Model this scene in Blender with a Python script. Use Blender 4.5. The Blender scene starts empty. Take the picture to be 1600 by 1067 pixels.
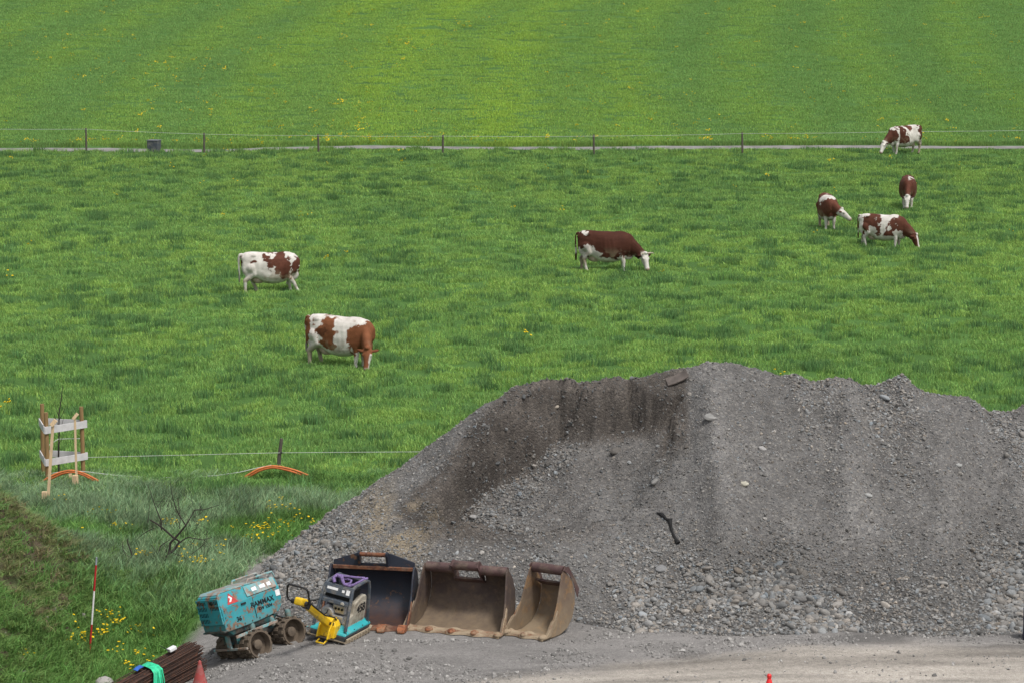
import bpy, bmesh, math, random
import numpy as np
from mathutils import Vector, Matrix, Euler

random.seed(7)
RNG = np.random.default_rng(11)
scene = bpy.context.scene
COL = scene.collection

# ------------------------------------------------------------------ camera, sky, sun, exposure
CAM_Z, FPX, PITCH = 12.0, 4444.0, math.radians(8.5)
cam_data = bpy.data.cameras.new('camera')
cam_data.lens = 100.0
cam_data.sensor_width = 36.0
cam_data.clip_start = 1.0
cam_data.clip_end = 3000.0
cam = bpy.data.objects.new('camera', cam_data)
COL.objects.link(cam)
cam.location = (0, 0, CAM_Z)
cam.rotation_euler = (math.radians(90) - PITCH, 0, 0)
scene.camera = cam

SUN_EL, SUN_AZ = math.radians(62), math.radians(140)   # azimuth clockwise from +Y: sun behind the camera, to the right
world = bpy.data.worlds.new('World')
scene.world = world
world.use_nodes = True
wn = world.node_tree
wn.nodes.clear()
sky = wn.nodes.new('ShaderNodeTexSky')
sky.sky_type = 'NISHITA'
sky.sun_disc = False
sky.sun_elevation = SUN_EL
sky.sun_rotation = SUN_AZ
sky.air_density = 1.0
sky.dust_density = 3.0
hs = wn.nodes.new('ShaderNodeHueSaturation')
hs.inputs['Saturation'].default_value = 0.28            # overcast: the cloud layer whitens the sky
bg = wn.nodes.new('ShaderNodeBackground')
bg.inputs['Strength'].default_value = 0.088
wo = wn.nodes.new('ShaderNodeOutputWorld')
wn.links.new(sky.outputs[0], hs.inputs['Color'])
wn.links.new(hs.outputs[0], bg.inputs['Color'])
wn.links.new(bg.outputs[0], wo.inputs['Surface'])

sun_data = bpy.data.lights.new('sun', 'SUN')
sun_data.energy = 1.5
sun_data.angle = math.radians(11)
sun_data.color = (1.0, 0.97, 0.92)
sun = bpy.data.objects.new('sun', sun_data)
COL.objects.link(sun)
sdir = Vector((math.sin(SUN_AZ) * math.cos(SUN_EL), math.cos(SUN_AZ) * math.cos(SUN_EL), math.sin(SUN_EL)))
sun.rotation_euler = (-sdir).to_track_quat('-Z', 'Y').to_euler()
sun.location = (20, 10, 40)

scene.view_settings.view_transform = 'Standard'
scene.view_settings.look = 'None'
scene.view_settings.exposure = 0.87
scene.view_settings.gamma = 1.0
scene.view_settings.use_curve_mapping = False
scene.cycles.max_bounces = 6
scene.cycles.diffuse_bounces = 3
scene.cycles.transparent_max_bounces = 4
scene.cycles.use_denoising = True

# ------------------------------------------------------------------ small maths
def smooth(a, b, x):
    t = np.clip((np.asarray(x, float) - a) / (b - a), 0, 1)
    return t * t * (3 - 2 * t)

def _hash(ix, iy, iz, seed):
    n = (ix.astype(np.int64) * 374761393 + iy.astype(np.int64) * 668265263 + iz.astype(np.int64) * 2147483647 + seed * 974711) & 0xffffffff
    n = ((n ^ (n >> 13)) * 1274126177) & 0xffffffff
    n = ((n ^ (n >> 15)) * 2246822519) & 0xffffffff
    return ((n ^ (n >> 16)) & 0xffffff) / float(0xffffff)

def vn(x, y, z=0.0, seed=0):
    x, y, z = np.broadcast_arrays(np.asarray(x, float), np.asarray(y, float), np.asarray(z, float))
    ix, iy, iz = np.floor(x), np.floor(y), np.floor(z)
    fx, fy, fz = x - ix, y - iy, z - iz
    fx, fy, fz = [f * f * (3 - 2 * f) for f in (fx, fy, fz)]
    r = 0
    for dz in (0, 1):
        wz = fz if dz else 1 - fz
        for dy in (0, 1):
            wy = fy if dy else 1 - fy
            for dx in (0, 1):
                wx = fx if dx else 1 - fx
                r = r + wx * wy * wz * _hash(ix + dx, iy + dy, iz + dz, seed)
    return r

def fbm(x, y, z=0.0, seed=0, oct=4):
    a, s, r, f = 0.5, 0.0, 0.0, 1.0
    for k in range(oct):
        r = r + a * vn(np.asarray(x) * f, np.asarray(y) * f, np.asarray(z) * f, seed + k * 17)
        s += a
        a *= 0.5
        f *= 2.03
    return r / s

def ray(u, v):
    cx, cy = (u - 800) / FPX, -(v - 533.5) / FPX
    c, s = math.cos(PITCH), math.sin(PITCH)
    return np.array((cx, c + cy * s, -s + cy * c))

def at_y(u, v, y):
    d = ray(u, v)
    t = y / d[1]
    return d[0] * t, y, CAM_Z + d[2] * t

# ------------------------------------------------------------------ terrain
def yard_drop(x, y):
    # low ground at the left of the yard
    d = np.clip(-3.7 - x, 0, 2.4)
    d = d * d / (d + 0.35)
    return -0.30 * d * (1 - smooth(48.0, 52.0, y))

def ground_z(x, y):
    x, y = np.asarray(x, float), np.asarray(y, float)
    z = 0.5 * (fbm(x / 16, y / 16, 0, 3, 3) - 0.5) * smooth(60, 75, y)
    z = z + 0.05 * (fbm(x / 1.3, y / 1.3, 0, 5, 3) - 0.5)
    z = z + yard_drop(x, y)
    # earth bank at the far left
    b = smooth(-6.9, -10.0, x + 0.35 * (fbm(x / 1.5, y / 1.5, 0, 8, 3) - 0.5))
    z = z + 2.55 * b * (1 - smooth(49.0, 54.5, y)) + b * (0.35 * (fbm(x / 0.8, y / 0.8, 0, 9, 4) - 0.5) + 0.22 * (fbm(x / 0.3, y / 0.3, 0, 10, 2) - 0.5)) * (1 - smooth(50.0, 54.0, y))
    # hillside beyond the farm path
    h = np.clip(y - 150.5, 0, None)
    z = z + 0.086 * h * h / (h + 3.0)
    return z

def at_g(u, v, dz=0.0):
    """ground point seen at photo pixel (u, v)"""
    d = ray(u, v)
    lo, hi = 40.0, 260.0
    t = np.linspace(lo, hi, 6000)
    xx, yy, zz = d[0] * t, d[1] * t, CAM_Z + d[2] * t
    below = zz < ground_z(xx, yy) + dz
    k = int(np.argmax(below)) if below.any() else len(t) - 1
    return float(xx[k]), float(yy[k]), float(ground_z(xx[k], yy[k]))

def gz(x, y):
    return float(ground_z(x, y))

# ------------------------------------------------------------------ mesh building
class MB:
    def __init__(self):
        self.v, self.f = [], []
    def add(self, vs, fs):
        o = len(self.v)
        self.v += [tuple(map(float, p)) for p in vs]
        self.f += [tuple(i + o for i in q) for q in fs]
        return self
    def box(self, x0, x1, y0, y1, z0, z1, M=None):
        vs = [(x, y, z) for z in (z0, z1) for y in (y0, y1) for x in (x0, x1)]
        if M is not None:
            vs = [M @ Vector(p) for p in vs]
        return self.add(vs, [(0, 2, 3, 1), (4, 5, 7, 6), (0, 1, 5, 4), (2, 6, 7, 3), (0, 4, 6, 2), (1, 3, 7, 5)])
    def beam(self, a, b, w, h, up=(0, 0, 1)):
        a, b = Vector(a), Vector(b)
        d = (b - a).normalized()
        s = d.cross(Vector(up)).normalized()
        u = s.cross(d)
        vs = []
        for p in (a, b):
            for q in ((-1, -1), (1, -1), (1, 1), (-1, 1)):
                vs.append(p + s * q[0] * w / 2 + u * q[1] * h / 2)
        return self.add(vs, [(3, 2, 1, 0), (4, 5, 6, 7), (0, 1, 5, 4), (1, 2, 6, 5), (2, 3, 7, 6), (3, 0, 4, 7)])
    def rings(self, rings, caps=True):
        n = len(rings[0])
        vs = [p for r in rings for p in r]
        fs = []
        for k in range(len(rings) - 1):
            for i in range(n):
                j = (i + 1) % n
                fs.append((k * n + i, k * n + j, (k + 1) * n + j, (k + 1) * n + i))
        if caps:
            fs.append(tuple(range(n - 1, -1, -1)))
            fs.append(tuple((len(rings) - 1) * n + i for i in range(n)))
        return self.add(vs, fs)
    def tube(self, pts, r, seg=8):
        pts = [Vector(p) for p in pts]
        rs = r if isinstance(r, (list, tuple)) else [r] * len(pts)
        t0 = (pts[1] - pts[0]).normalized()
        ref = Vector((0, 0, 1)) if abs(t0.z) < 0.9 else Vector((1, 0, 0))
        n = t0.cross(ref).normalized()
        R = []
        for k, p in enumerate(pts):
            t = (pts[min(k + 1, len(pts) - 1)] - pts[max(k - 1, 0)]).normalized()
            n = (n - t * n.dot(t)).normalized()
            b = t.cross(n)
            R.append([p + (n * math.cos(2 * math.pi * i / seg) + b * math.sin(2 * math.pi * i / seg)) * rs[k] for i in range(seg)])
        return self.rings(R)
    def lathe(self, prof, axis='z', seg=20, M=None, caps=False):
        R = []
        for (r, h) in prof:
            ring = []
            for i in range(seg):
                a = 2 * math.pi * i / seg
                c, s = r * math.cos(a), r * math.sin(a)
                p = {'z': (c, s, h), 'x': (h, c, s), 'y': (s, h, c)}[axis]
                ring.append(M @ Vector(p) if M is not None else p)
            R.append(ring)
        return self.rings(R, caps)
    def prism(self, poly, a, b, plane='yz', M=None):
        """polygon extruded from a to b along the axis missing from plane"""
        def P(q, h):
            p = {'yz': (h, q[0], q[1]), 'xz': (q[0], h, q[1]), 'xy': (q[0], q[1], h)}[plane]
            return M @ Vector(p) if M is not None else p
        n = len(poly)
        vs = [P(q, a) for q in poly] + [P(q, b) for q in poly]
        fs = [tuple(range(n - 1, -1, -1)), tuple(range(n, 2 * n))]
        fs += [(i, (i + 1) % n, n + (i + 1) % n, n + i) for i in range(n)]
        return self.add(vs, fs)
    def ellipsoid(self, c, r, seg=12, rg=8, M=None):
        R = []
        for k in range(1, rg):
            th = math.pi * k / rg
            ring = []
            for i in range(seg):
                a = 2 * math.pi * i / seg
                p = Vector((r[0] * math.sin(th) * math.cos(a), r[1] * math.sin(th) * math.sin(a), -r[2] * math.cos(th)))
                if M is not None:
                    p = M @ p
                ring.append(p + Vector(c))
            R.append(ring)
        return self.rings(R)
    def xform(self, fn):
        self.v = [tuple(fn(*p)) for p in self.v]
        return self
    def build(self, name, mat, parent=None, bevel=0.0, sm=True, M=None):
        me = bpy.data.meshes.new(name)
        me.from_pydata(self.v, [], self.f)
        me.materials.append(mat)
        bm = bmesh.new()
        bm.from_mesh(me)
        bmesh.ops.recalc_face_normals(bm, faces=bm.faces)
        bm.to_mesh(me)
        bm.free()
        o = bpy.data.objects.new(name, me)
        COL.objects.link(o)
        if parent is not None:
            o.parent = parent
        if M is not None:
            o.matrix_local = M
        if sm:
            for p in me.polygons:
                p.use_smooth = True
            me.set_sharp_from_angle(angle=math.radians(38))
        if bevel:
            m = o.modifiers.new('bevel', 'BEVEL')
            m.width = bevel
            m.segments = 2
            m.limit_method = 'ANGLE'
            m.angle_limit = math.radians(40)
        return o

def tag(o, label=None, cat=None, group=None, kind=None):
    if label: o['label'] = label
    if cat: o['category'] = cat
    if group: o['group'] = group
    if kind: o['kind'] = kind
    return o

def thing(name, label, cat, loc=(0, 0, 0), rot=(0, 0, 0), group=None):
    o = bpy.data.objects.new(name, None)
    COL.objects.link(o)
    o.location = loc
    o.rotation_euler = rot
    o.empty_display_size = 0.2
    return tag(o, label, cat, group)

def np_mesh(name, verts, faces4, mat, smooth_=True):
    me = bpy.data.meshes.new(name)
    verts = np.asarray(verts, np.float32)
    faces4 = np.asarray(faces4, np.int32)
    nf, k = faces4.shape
    me.vertices.add(len(verts))
    me.vertices.foreach_set('co', verts.ravel())
    me.loops.add(nf * k)
    me.loops.foreach_set('vertex_index', faces4.ravel())
    me.polygons.add(nf)
    me.polygons.foreach_set('loop_start', np.arange(nf, dtype=np.int32) * k)
    me.polygons.foreach_set('loop_total', np.full(nf, k, np.int32))
    me.update(calc_edges=True)
    me.materials.append(mat)
    if smooth_:
        me.polygons.foreach_set('use_smooth', np.ones(nf, bool))
    o = bpy.data.objects.new(name, me)
    COL.objects.link(o)
    return o

def col_attr(me, name, cols):
    a = me.attributes.new(name, 'FLOAT_COLOR', 'POINT')
    c = np.ones((len(me.vertices), 4), np.float32)
    c[:, :3] = cols
    a.data.foreach_set('color', c.ravel())

# ------------------------------------------------------------------ materials
class NT:
    def __init__(self, name):
        self.m = bpy.data.materials.new(name)
        self.m.use_nodes = True
        self.t = self.m.node_tree
        self.t.nodes.clear()
        self.out = self.n('ShaderNodeOutputMaterial')
    def n(self, typ, **kw):
        nd = self.t.nodes.new(typ)
        for k, v in kw.items():
            setattr(nd, k, v)
        return nd
    def l(self, a, b):
        self.t.links.new(a, b)
    def coord(self, which='Object'):
        return self.n('ShaderNodeTexCoord').outputs[which]
    def noise(self, scale, detail=4, rough=0.55, vec=None, dist=0.0):
        nd = self.n('ShaderNodeTexNoise')
        nd.inputs['Scale'].default_value = scale
        nd.inputs['Detail'].default_value = detail
        nd.inputs['Roughness'].default_value = rough
        nd.inputs['Distortion'].default_value = dist
        if vec is not None:
            self.l(vec, nd.inputs['Vector'])
        return nd.outputs['Fac']
    def ramp(self, fac, stops):
        r = self.n('ShaderNodeValToRGB')
        e = r.color_ramp.elements
        while len(e) < len(stops):
            e.new(0.5)
        for k, (p, c) in enumerate(stops):
            e[k].position = p
            e[k].color = (*c, 1) if len(c) == 3 else c
        self.l(fac, r.inputs[0])
        return r.outputs[0]
    def mix(self, fac, a, b, mode='MIX'):
        m = self.n('ShaderNodeMix', data_type='RGBA', blend_type=mode)
        for s, x in ((m.inputs[0], fac), (m.inputs[6], a), (m.inputs[7], b)):
            if isinstance(x, (int, float)):
                s.default_value = x
            elif isinstance(x, tuple):
                s.default_value = (*x, 1)
            else:
                self.l(x, s)
        return m.outputs[2]
    def math(self, op, a, b=0.5):
        m = self.n('ShaderNodeMath', operation=op)
        for s, x in zip(m.inputs, (a, b)):
            if isinstance(x, (int, float)):
                s.default_value = x
            else:
                self.l(x, s)
        return m.outputs[0]
    def bump(self, h, strength=0.5, dist=0.02):
        b = self.n('ShaderNodeBump')
        b.inputs['Strength'].default_value = strength
        b.inputs['Distance'].default_value = dist
        self.l(h, b.inputs['Height'])
        return b.outputs[0]
    def bsdf(self, color, rough=0.7, metal=0.0, normal=None, spec=0.4):
        p = self.n('ShaderNodeBsdfPrincipled')
        for s, x in ((p.inputs['Base Color'], color), (p.inputs['Roughness'], rough), (p.inputs['Metallic'], metal)):
            if isinstance(x, (int, float)):
                s.default_value = x
            elif isinstance(x, tuple):
                s.default_value = (*x, 1)
            else:
                self.l(x, s)
        p.inputs['Specular IOR Level'].default_value = spec
        if normal is not None:
            self.l(normal, p.inputs['Normal'])
        self.l(p.outputs[0], self.out.inputs['Surface'])
        return self.m

def simple(name, c, rough=0.6, var=0.25, scale=12, metal=0.0, bump=0.15, spec=0.4):
    t = NT(name)
    co = t.coord()
    f = t.noise(scale, 5, 0.6, co)
    lo = tuple(x * (1 - var) for x in c)
    hi = tuple(min(1, x * (1 + var)) for x in c)
    colr = t.ramp(f, [(0.3, lo), (0.7, hi)])
    return t.bsdf(colr, rough, metal, t.bump(t.noise(scale * 4, 4, 0.6, co), bump, 0.01), spec)

def worn(name, paint, under, amount=0.45, scale=6, dirt=None, dirt_amt=0.35, rough=0.5, bump=0.3, zdirt=None):
    """paint chipped to an undercoat with dirt settled on it; zdirt = (z0, z1) dust heavier towards the object's bottom"""
    t = NT(name)
    co = t.coord()
    a = t.noise(scale, 8, 0.68, co, 0.4)
    chip = t.ramp(a, [(amount - 0.03, (1, 1, 1)), (amount + 0.03, (0, 0, 0))])
    v = t.noise(scale * 0.5, 3, 0.5, co)
    pc = t.ramp(v, [(0.25, tuple(x * 0.8 for x in paint)), (0.75, tuple(min(1, x * 1.15) for x in paint))])
    uc = t.ramp(t.noise(scale * 3, 4, 0.6, co), [(0.3, tuple(x * 0.6 for x in under)), (0.7, tuple(min(1, x * 1.3) for x in under))])
    c = t.mix(chip, pc, uc)
    if dirt:
        d = t.ramp(t.noise(scale * 0.8, 7, 0.65, co, 0.3), [(0.62 - dirt_amt * 0.5, (0, 0, 0)), (0.78 - dirt_amt * 0.3, (1, 1, 1))])
        d = t.math('MULTIPLY', d, 0.8)
        if zdirt:
            sep = t.n('ShaderNodeSeparateXYZ')
            t.l(co, sep.inputs[0])
            mr = t.n('ShaderNodeMapRange')
            mr.inputs['From Min'].default_value = zdirt[0]
            mr.inputs['From Max'].default_value = zdirt[1]
            mr.inputs['To Min'].default_value = 0.95
            mr.inputs['To Max'].default_value = -0.05
            t.l(sep.outputs[2], mr.inputs[0])
            z = t.math('ADD', mr.outputs[0], t.math('MULTIPLY', t.math('SUBTRACT', t.noise(scale * 1.2, 6, 0.65, co), 0.5), 1.1))
            z = t.n('ShaderNodeClamp').inputs[0].node if False else z
            cl = t.n('ShaderNodeClamp')
            t.l(z, cl.inputs[0])
            d = t.math('MULTIPLY', cl.outputs[0], 0.9)
        c = t.mix(d, c, dirt)
    return t.bsdf(c, rough, 0.0, t.bump(t.noise(scale * 5, 5, 0.6, co), bump, 0.006))

def tinted(name, rough=0.7, translucent=0.0, spec=0.25, use='INSTANCER', blade=True, extra=None):
    """colour from the per-plant / per-stone attribute 'tint', varied by the mesh attribute 'shade_var' (each blade its own tone)"""
    t = NT(name)
    if use == 'OBJECT':
        c = t.n('ShaderNodeObjectInfo').outputs['Color']
    else:
        c = t.n('ShaderNodeAttribute', attribute_type=use, attribute_name='tint').outputs['Color']
    if blade:
        b = t.n('ShaderNodeAttribute', attribute_type='GEOMETRY', attribute_name='blade').outputs['Color']
        c = t.mix(1.0, c, b, 'MULTIPLY')
    if extra:
        f = t.noise(extra, 4, 0.6, t.coord())
        c = t.mix(1.0, c, t.ramp(f, [(0.3, (0.72, 0.72, 0.72)), (0.7, (1.2, 1.2, 1.2))]), 'MULTIPLY')
    p = t.n('ShaderNodeBsdfPrincipled')
    p.inputs['Roughness'].default_value = rough
    p.inputs['Specular IOR Level'].default_value = spec
    t.l(c, p.inputs['Base Color'])
    if translucent:
        tr = t.n('ShaderNodeBsdfTranslucent')
        t.l(c, tr.inputs['Color'])
        mx = t.n('ShaderNodeMixShader')
        mx.inputs[0].default_value = translucent
        t.l(p.outputs[0], mx.inputs[1])
        t.l(tr.outputs[0], mx.inputs[2])
        t.l(mx.outputs[0], t.out.inputs['Surface'])
    else:
        t.l(p.outputs[0], t.out.inputs['Surface'])
    return t.m

# ------------------------------------------------------------------ scattering of uncountable stuff
def scatter(name, protos, pts, rot, scl, tint, var, mat, label=None):
    """one object: its mesh holds the few prototype shapes (each with its number in 'vid') and one loose vertex per place;
    geometry nodes set the shapes on the places"""
    V, F, vid, blade = [], [], [], []
    for k, (pv, pf, pb) in enumerate(protos):
        o = len(vid)
        V.append(np.asarray(pv, np.float32))
        F += [tuple(i + o for i in f) for f in pf]
        vid += [k] * len(pv)
        blade.append(np.asarray(pb, np.float32))
    npv = len(vid)
    N = len(pts)
    verts = np.concatenate(V + [np.asarray(pts, np.float32)])
    me = bpy.data.meshes.new(name)
    me.from_pydata(verts, [], F)
    me.materials.append(mat)
    a = me.attributes.new('vid', 'INT', 'POINT')
    a.data.foreach_set('value', np.concatenate([np.array(vid), np.full(N, -1)]).astype(np.int32))
    for nm, dat in (('rot', rot), ('scl', scl)):
        a = me.attributes.new(nm, 'FLOAT_VECTOR', 'POINT')
        d = np.zeros((npv + N, 3), np.float32)
        d[npv:] = dat
        a.data.foreach_set('vector', d.ravel())
    a = me.attributes.new('var', 'INT', 'POINT')
    a.data.foreach_set('value', np.concatenate([np.zeros(npv), var]).astype(np.int32))
    tc = np.ones((npv + N, 3), np.float32)
    tc[npv:] = tint
    col_attr(me, 'tint', tc)
    bc = np.ones((npv + N, 3), np.float32)
    bc[:npv] = np.concatenate(blade)
    col_attr(me, 'blade', bc)
    o = bpy.data.objects.new(name, me)
    COL.objects.link(o)
    g = bpy.data.node_groups.new(name + '_nodes', 'GeometryNodeTree')
    g.interface.new_socket('Geometry', in_out='INPUT', socket_type='NodeSocketGeometry')
    g.interface.new_socket('Geometry', in_out='OUTPUT', socket_type='NodeSocketGeometry')
    N_ = g.nodes.new
    gi, go = N_('NodeGroupInput'), N_('NodeGroupOutput')
    def attr(nm, typ):
        n = N_('GeometryNodeInputNamedAttribute')
        n.data_type = typ
        n.inputs['Name'].default_value = nm
        return next(s for s in n.outputs if s.enabled and s.name == 'Attribute')
    vidS = attr('vid', 'INT')
    def sep(k):
        c = N_('FunctionNodeCompare')
        c.data_type = 'INT'
        c.operation = 'EQUAL'
        ins = [s for s in c.inputs if s.enabled]
        g.links.new(vidS, ins[0])
        ins[1].default_value = k
        s = N_('GeometryNodeSeparateGeometry')
        s.domain = 'POINT'
        g.links.new(gi.outputs[0], s.inputs[0])
        g.links.new(c.outputs[0], s.inputs[1])
        return s.outputs[0]
    if len(protos) == 1:
        ti = N_('GeometryNodeGeometryToInstance')
        g.links.new(sep(0), ti.inputs[0])
        inst = ti.outputs[0]
    else:
        ti = N_('GeometryNodeGeometryToInstance')
        for k in range(len(protos)):
            g.links.new(sep(k), ti.inputs[0])
        inst = ti.outputs[0]
    ip = N_('GeometryNodeInstanceOnPoints')
    g.links.new(sep(-1), ip.inputs['Points'])
    g.links.new(inst, ip.inputs['Instance'])
    ip.inputs['Pick Instance'].default_value = True
    g.links.new(attr('var', 'INT'), ip.inputs['Instance Index'])
    e2r = N_('FunctionNodeEulerToRotation')
    g.links.new(attr('rot', 'FLOAT_VECTOR'), e2r.inputs[0])
    g.links.new(e2r.outputs[0], ip.inputs['Rotation'])
    g.links.new(attr('scl', 'FLOAT_VECTOR'), ip.inputs['Scale'])
    g.links.new(ip.outputs[0], go.inputs[0])
    m = o.modifiers.new('scatter', 'NODES')
    m.node_group = g
    o['kind'] = 'stuff'
    if label:
        o['label'] = label
    return o

def tuft(rng, n, radius, h, w, lean=0.5, wind=(0, 0), segs=2):
    """a patch of n grass blades, each a bent tapering strip"""
    V, F, B = [], [], []
    for _ in range(n):
        r = radius * math.sqrt(rng.random())
        a = rng.random() * 6.283
        x, y = r * math.cos(a), r * math.sin(a)
        hh = h * (0.45 + 0.75 * rng.random())
        ww = w * (0.7 + 0.6 * rng.random())
        fa = rng.random() * 6.283
        d = np.array((math.cos(fa), math.sin(fa)))
        la = rng.random() * 6.283
        L = np.array((math.cos(la), math.sin(la))) * lean * (0.2 + 0.8 * rng.random()) * hh + np.array(wind) * hh
        tone = 0.58 + 0.84 * rng.random()
        yel = 0.9 + 0.35 * rng.random()
        o = len(V)
        for k in range(segs + 1):
            t = k / segs
            bx, by = x + L[0] * t * t, y + L[1] * t * t
            z = hh * (t - 0.25 * t * t * np.hypot(*L) / hh) - 0.03 * (k == 0)
            hw = ww * 0.5 * (1 - t) ** 0.7
            if k < segs:
                V += [(bx - d[0] * hw, by - d[1] * hw, z), (bx + d[0] * hw, by + d[1] * hw, z)]
                B += [(tone * yel, tone, tone)] * 2
            else:
                V.append((bx, by, z))
                B.append((tone * yel, tone, tone))
        for k in range(segs - 1):
            F.append((o + 2 * k, o + 2 * k + 1, o + 2 * k + 3, o + 2 * k + 2))
        F.append((o + 2 * segs - 2, o + 2 * segs - 1, o + 2 * segs))
    return V, F, B

def rock(rng, sub=1, rough=0.25, flat=1.0):
    bm = bmesh.new()
    bmesh.ops.create_icosphere(bm, subdivisions=sub, radius=1.0)
    off = rng.random(3) * 50
    for v in bm.verts:
        p = v.co
        n = float(fbm(p.x * 0.9 + off[0], p.y * 0.9 + off[1], p.z * 0.9 + off[2], 4, 3))
        v.co = p * (1 + (n - 0.5) * 2 * rough * 1.6)
        v.co.z *= flat
    V = [tuple(v.co) for v in bm.verts]
    F = [tuple(v.index for v in f.verts) for f in bm.faces]
    bm.free()
    return V, F, [(1, 1, 1)] * len(V)
# ================================================================== SETTING
# ---- gravel heap surface
CREST_UV = [(300, 985), (400, 888), (470, 838), (560, 768), (640, 712), (720, 655), (800, 606), (850, 589), (880, 592), (905, 598), (960, 592), (1030, 588),
            (1075, 578), (1105, 566), (1130, 572), (1180, 575), (1215, 582), (1245, 586), (1275, 597), (1330, 590), (1350, 602),
            (1385, 600), (1412, 586), (1425, 596), (1450, 612), (1480, 616), (1515, 617), (1545, 642), (1575, 640), (1600, 633), (1680, 628), (1760, 650)]
YR = 52.4
_cx, _cz = [], []
for (u_, v_) in CREST_UV:
    X_, _, Z_ = at_y(u_, v_, YR)
    _cx.append(X_)
    _cz.append(Z_)
_cx += [_cx[-1] + 2.5, _cx[-1] + 6.5]
_cz += [2.6, -0.5]
FL_B, FL_C = 0.47, 0.32
FL_A = 2.40 - FL_B * 51.8 - FL_C * 1.4
def on_floor(u, v):
    d = ray(u, v)
    q = (CAM_Z - FL_A) / (FL_B * d[1] + FL_C * d[0] - d[2])
    return (d[0] * q, d[1] * q)
# foot of the dug face, traced on the scoop's floor
SCOOP = np.array([on_floor(*p) for p in ((1050, 640), (1030, 652), (990, 652), (930, 662), (868, 672), (838, 698), (800, 722), (758, 748), (722, 790), (672, 822), (690, 850), (830, 850), (960, 800), (1040, 720))])

def poly_sd(x, y, P):
    d = np.full(np.shape(x), 1e9)
    s = np.ones(np.shape(x))
    n = len(P)
    for i in range(n):
        a, b = P[i], P[(i + 1) % n]
        e = b - a
        wx, wy = x - a[0], y - a[1]
        t = np.clip((wx * e[0] + wy * e[1]) / (e @ e), 0, 1)
        d = np.minimum(d, (wx - e[0] * t) ** 2 + (wy - e[1] * t) ** 2)
        c1 = y >= a[1]
        c2 = y < b[1]
        c3 = e[0] * wy > e[1] * wx
        flip = (c1 & c2 & c3) | (~c1 & ~c2 & ~c3)
        s = np.where(flip, -s, s)
    return s * np.sqrt(d)

def heap_z(x, y, detail=True):
    x, y = np.asarray(x, float), np.asarray(y, float)
    wob = fbm(x / 1.1, y / 1.1, 0, 21, 4) - 0.5
    c = np.interp(x, _cx, _cz, left=-1.5, right=-1.5)
    cs = sum(np.interp(x + d, _cx, _cz, left=-1.5, right=-1.5) for d in (-0.5, -0.25, 0, 0.25, 0.5)) / 5
    near = smooth(0.0, 1.6, np.abs(y - YR))
    c = c * (1 - near) + cs * near
    yt = 47.05 - 0.5 * smooth(-2.6, -4.2, x) + 0.25 * wob - 0.28 * np.sin(x * 1.9 + 0.4) * smooth(0, 2, x) * 0.6
    sl = np.maximum(c, 0.3) / (YR - yt)
    t = y - yt
    t = t - 0.95 * smooth(-3.6, -2.7, x) * smooth(2.2, 0.9, x) * smooth(2.0, 0.5, t)
    hf = sl * (np.sqrt(t * t + 0.12) + t) / 2 * 1.0 - 0.10 * sl - 0.8 * np.clip(-t - 0.15, 0, None)
    hf = hf + yard_drop(x, y) * smooth(1.2, 0.2, hf)
    sag = -0.22 * np.sin(np.clip(t / (YR - yt), 0, 1) * math.pi) * smooth(-3.0, 1.0, x)
    hb = c - (y - YR) * 0.72 * (0.4 + 0.6 * smooth(0, 1.0, y - YR))
    xl = -5.95 + (y - 47.2) * 0.22 + 0.35 * wob
    hl = (x - xl) * 0.69 - 0.05
    h = np.minimum(np.minimum(hf + sag, hb), np.minimum(hl, c + 0.02))
    # shelf of fines at the left behind the buckets
    # scoop dug out of the face
    fine = 0.30 * (fbm(x / 0.22, y / 0.22, 0, 35, 3) - 0.5)
    wx = x + 0.45 * (fbm(x / 0.8, y / 0.8, 0, 31, 4) - 0.5) + fine
    wy = y + 0.45 * (fbm(x / 0.8 + 9, y / 0.8, 0, 32, 4) - 0.5) + fine
    sd = poly_sd(wx, wy, SCOOP)
    floor_ = FL_A - 0.34 + FL_B * y + FL_C * x + 0.34 * (fbm(x / 0.7, y / 0.7, 0, 33, 5) - 0.5)
    floor_ = floor_ + 0.10 * smooth(0.3, 0.0, -sd) * smooth(49.5, 51.0, y)
    carve = floor_ + np.clip(sd, 0, None) * 5.5 + 0.75 * (fbm(x / 0.3, y / 0.3, 0, 34, 4) - 0.5) * smooth(0, 0.2, sd)
    h = np.minimum(h, carve)
    if detail:
        h = h + 0.16 * wob + 0.11 * (fbm(x / 0.28, y / 0.28, 0, 22, 3) - 0.5) + 0.06 * (fbm(x / 0.1, y / 0.1, 0, 23, 2) - 0.5)
        # tipped fans and runnels down the face
        for (x0, dx, am) in ((3.68, 0.06, .36), (6.35, -0.16, .24), (7.95, -0.12, .22), (9.3, -0.1, .2)):
            h = h + am * np.exp(-((x - x0 - dx * (3.6 - 0.68 * (y - 47))) / 0.34) ** 2) * smooth(0.5, 1.6, h) * smooth(52.3, 51.6, y)
        h = h + 0.15 * (fbm(x / 0.55 + 0.25 * y, y / 3.5, 0, 24, 3) - 0.5) * smooth(0.3, 1.5, h)
    return h

def surf_z(x, y):
    return np.maximum(ground_z(x, y), heap_z(x, y))

def on_surf(u, v):
    d = ray(u, v)
    t = np.linspace(40, 260, 9000)
    xx, yy, zz = d[0] * t, d[1] * t, CAM_Z + d[2] * t
    below = zz < surf_z(xx, yy)
    k = int(np.argmax(below)) if below.any() else len(t) - 1
    return float(xx[k]), float(yy[k]), float(zz[k])

def yard_edge(y):
    return np.interp(y, [38, 42, 44.8, 46.2, 47.2, 49, 52], [-6.0, -6.35, -6.5, -6.35, -6.0, -5.5, -4.9])

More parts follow.
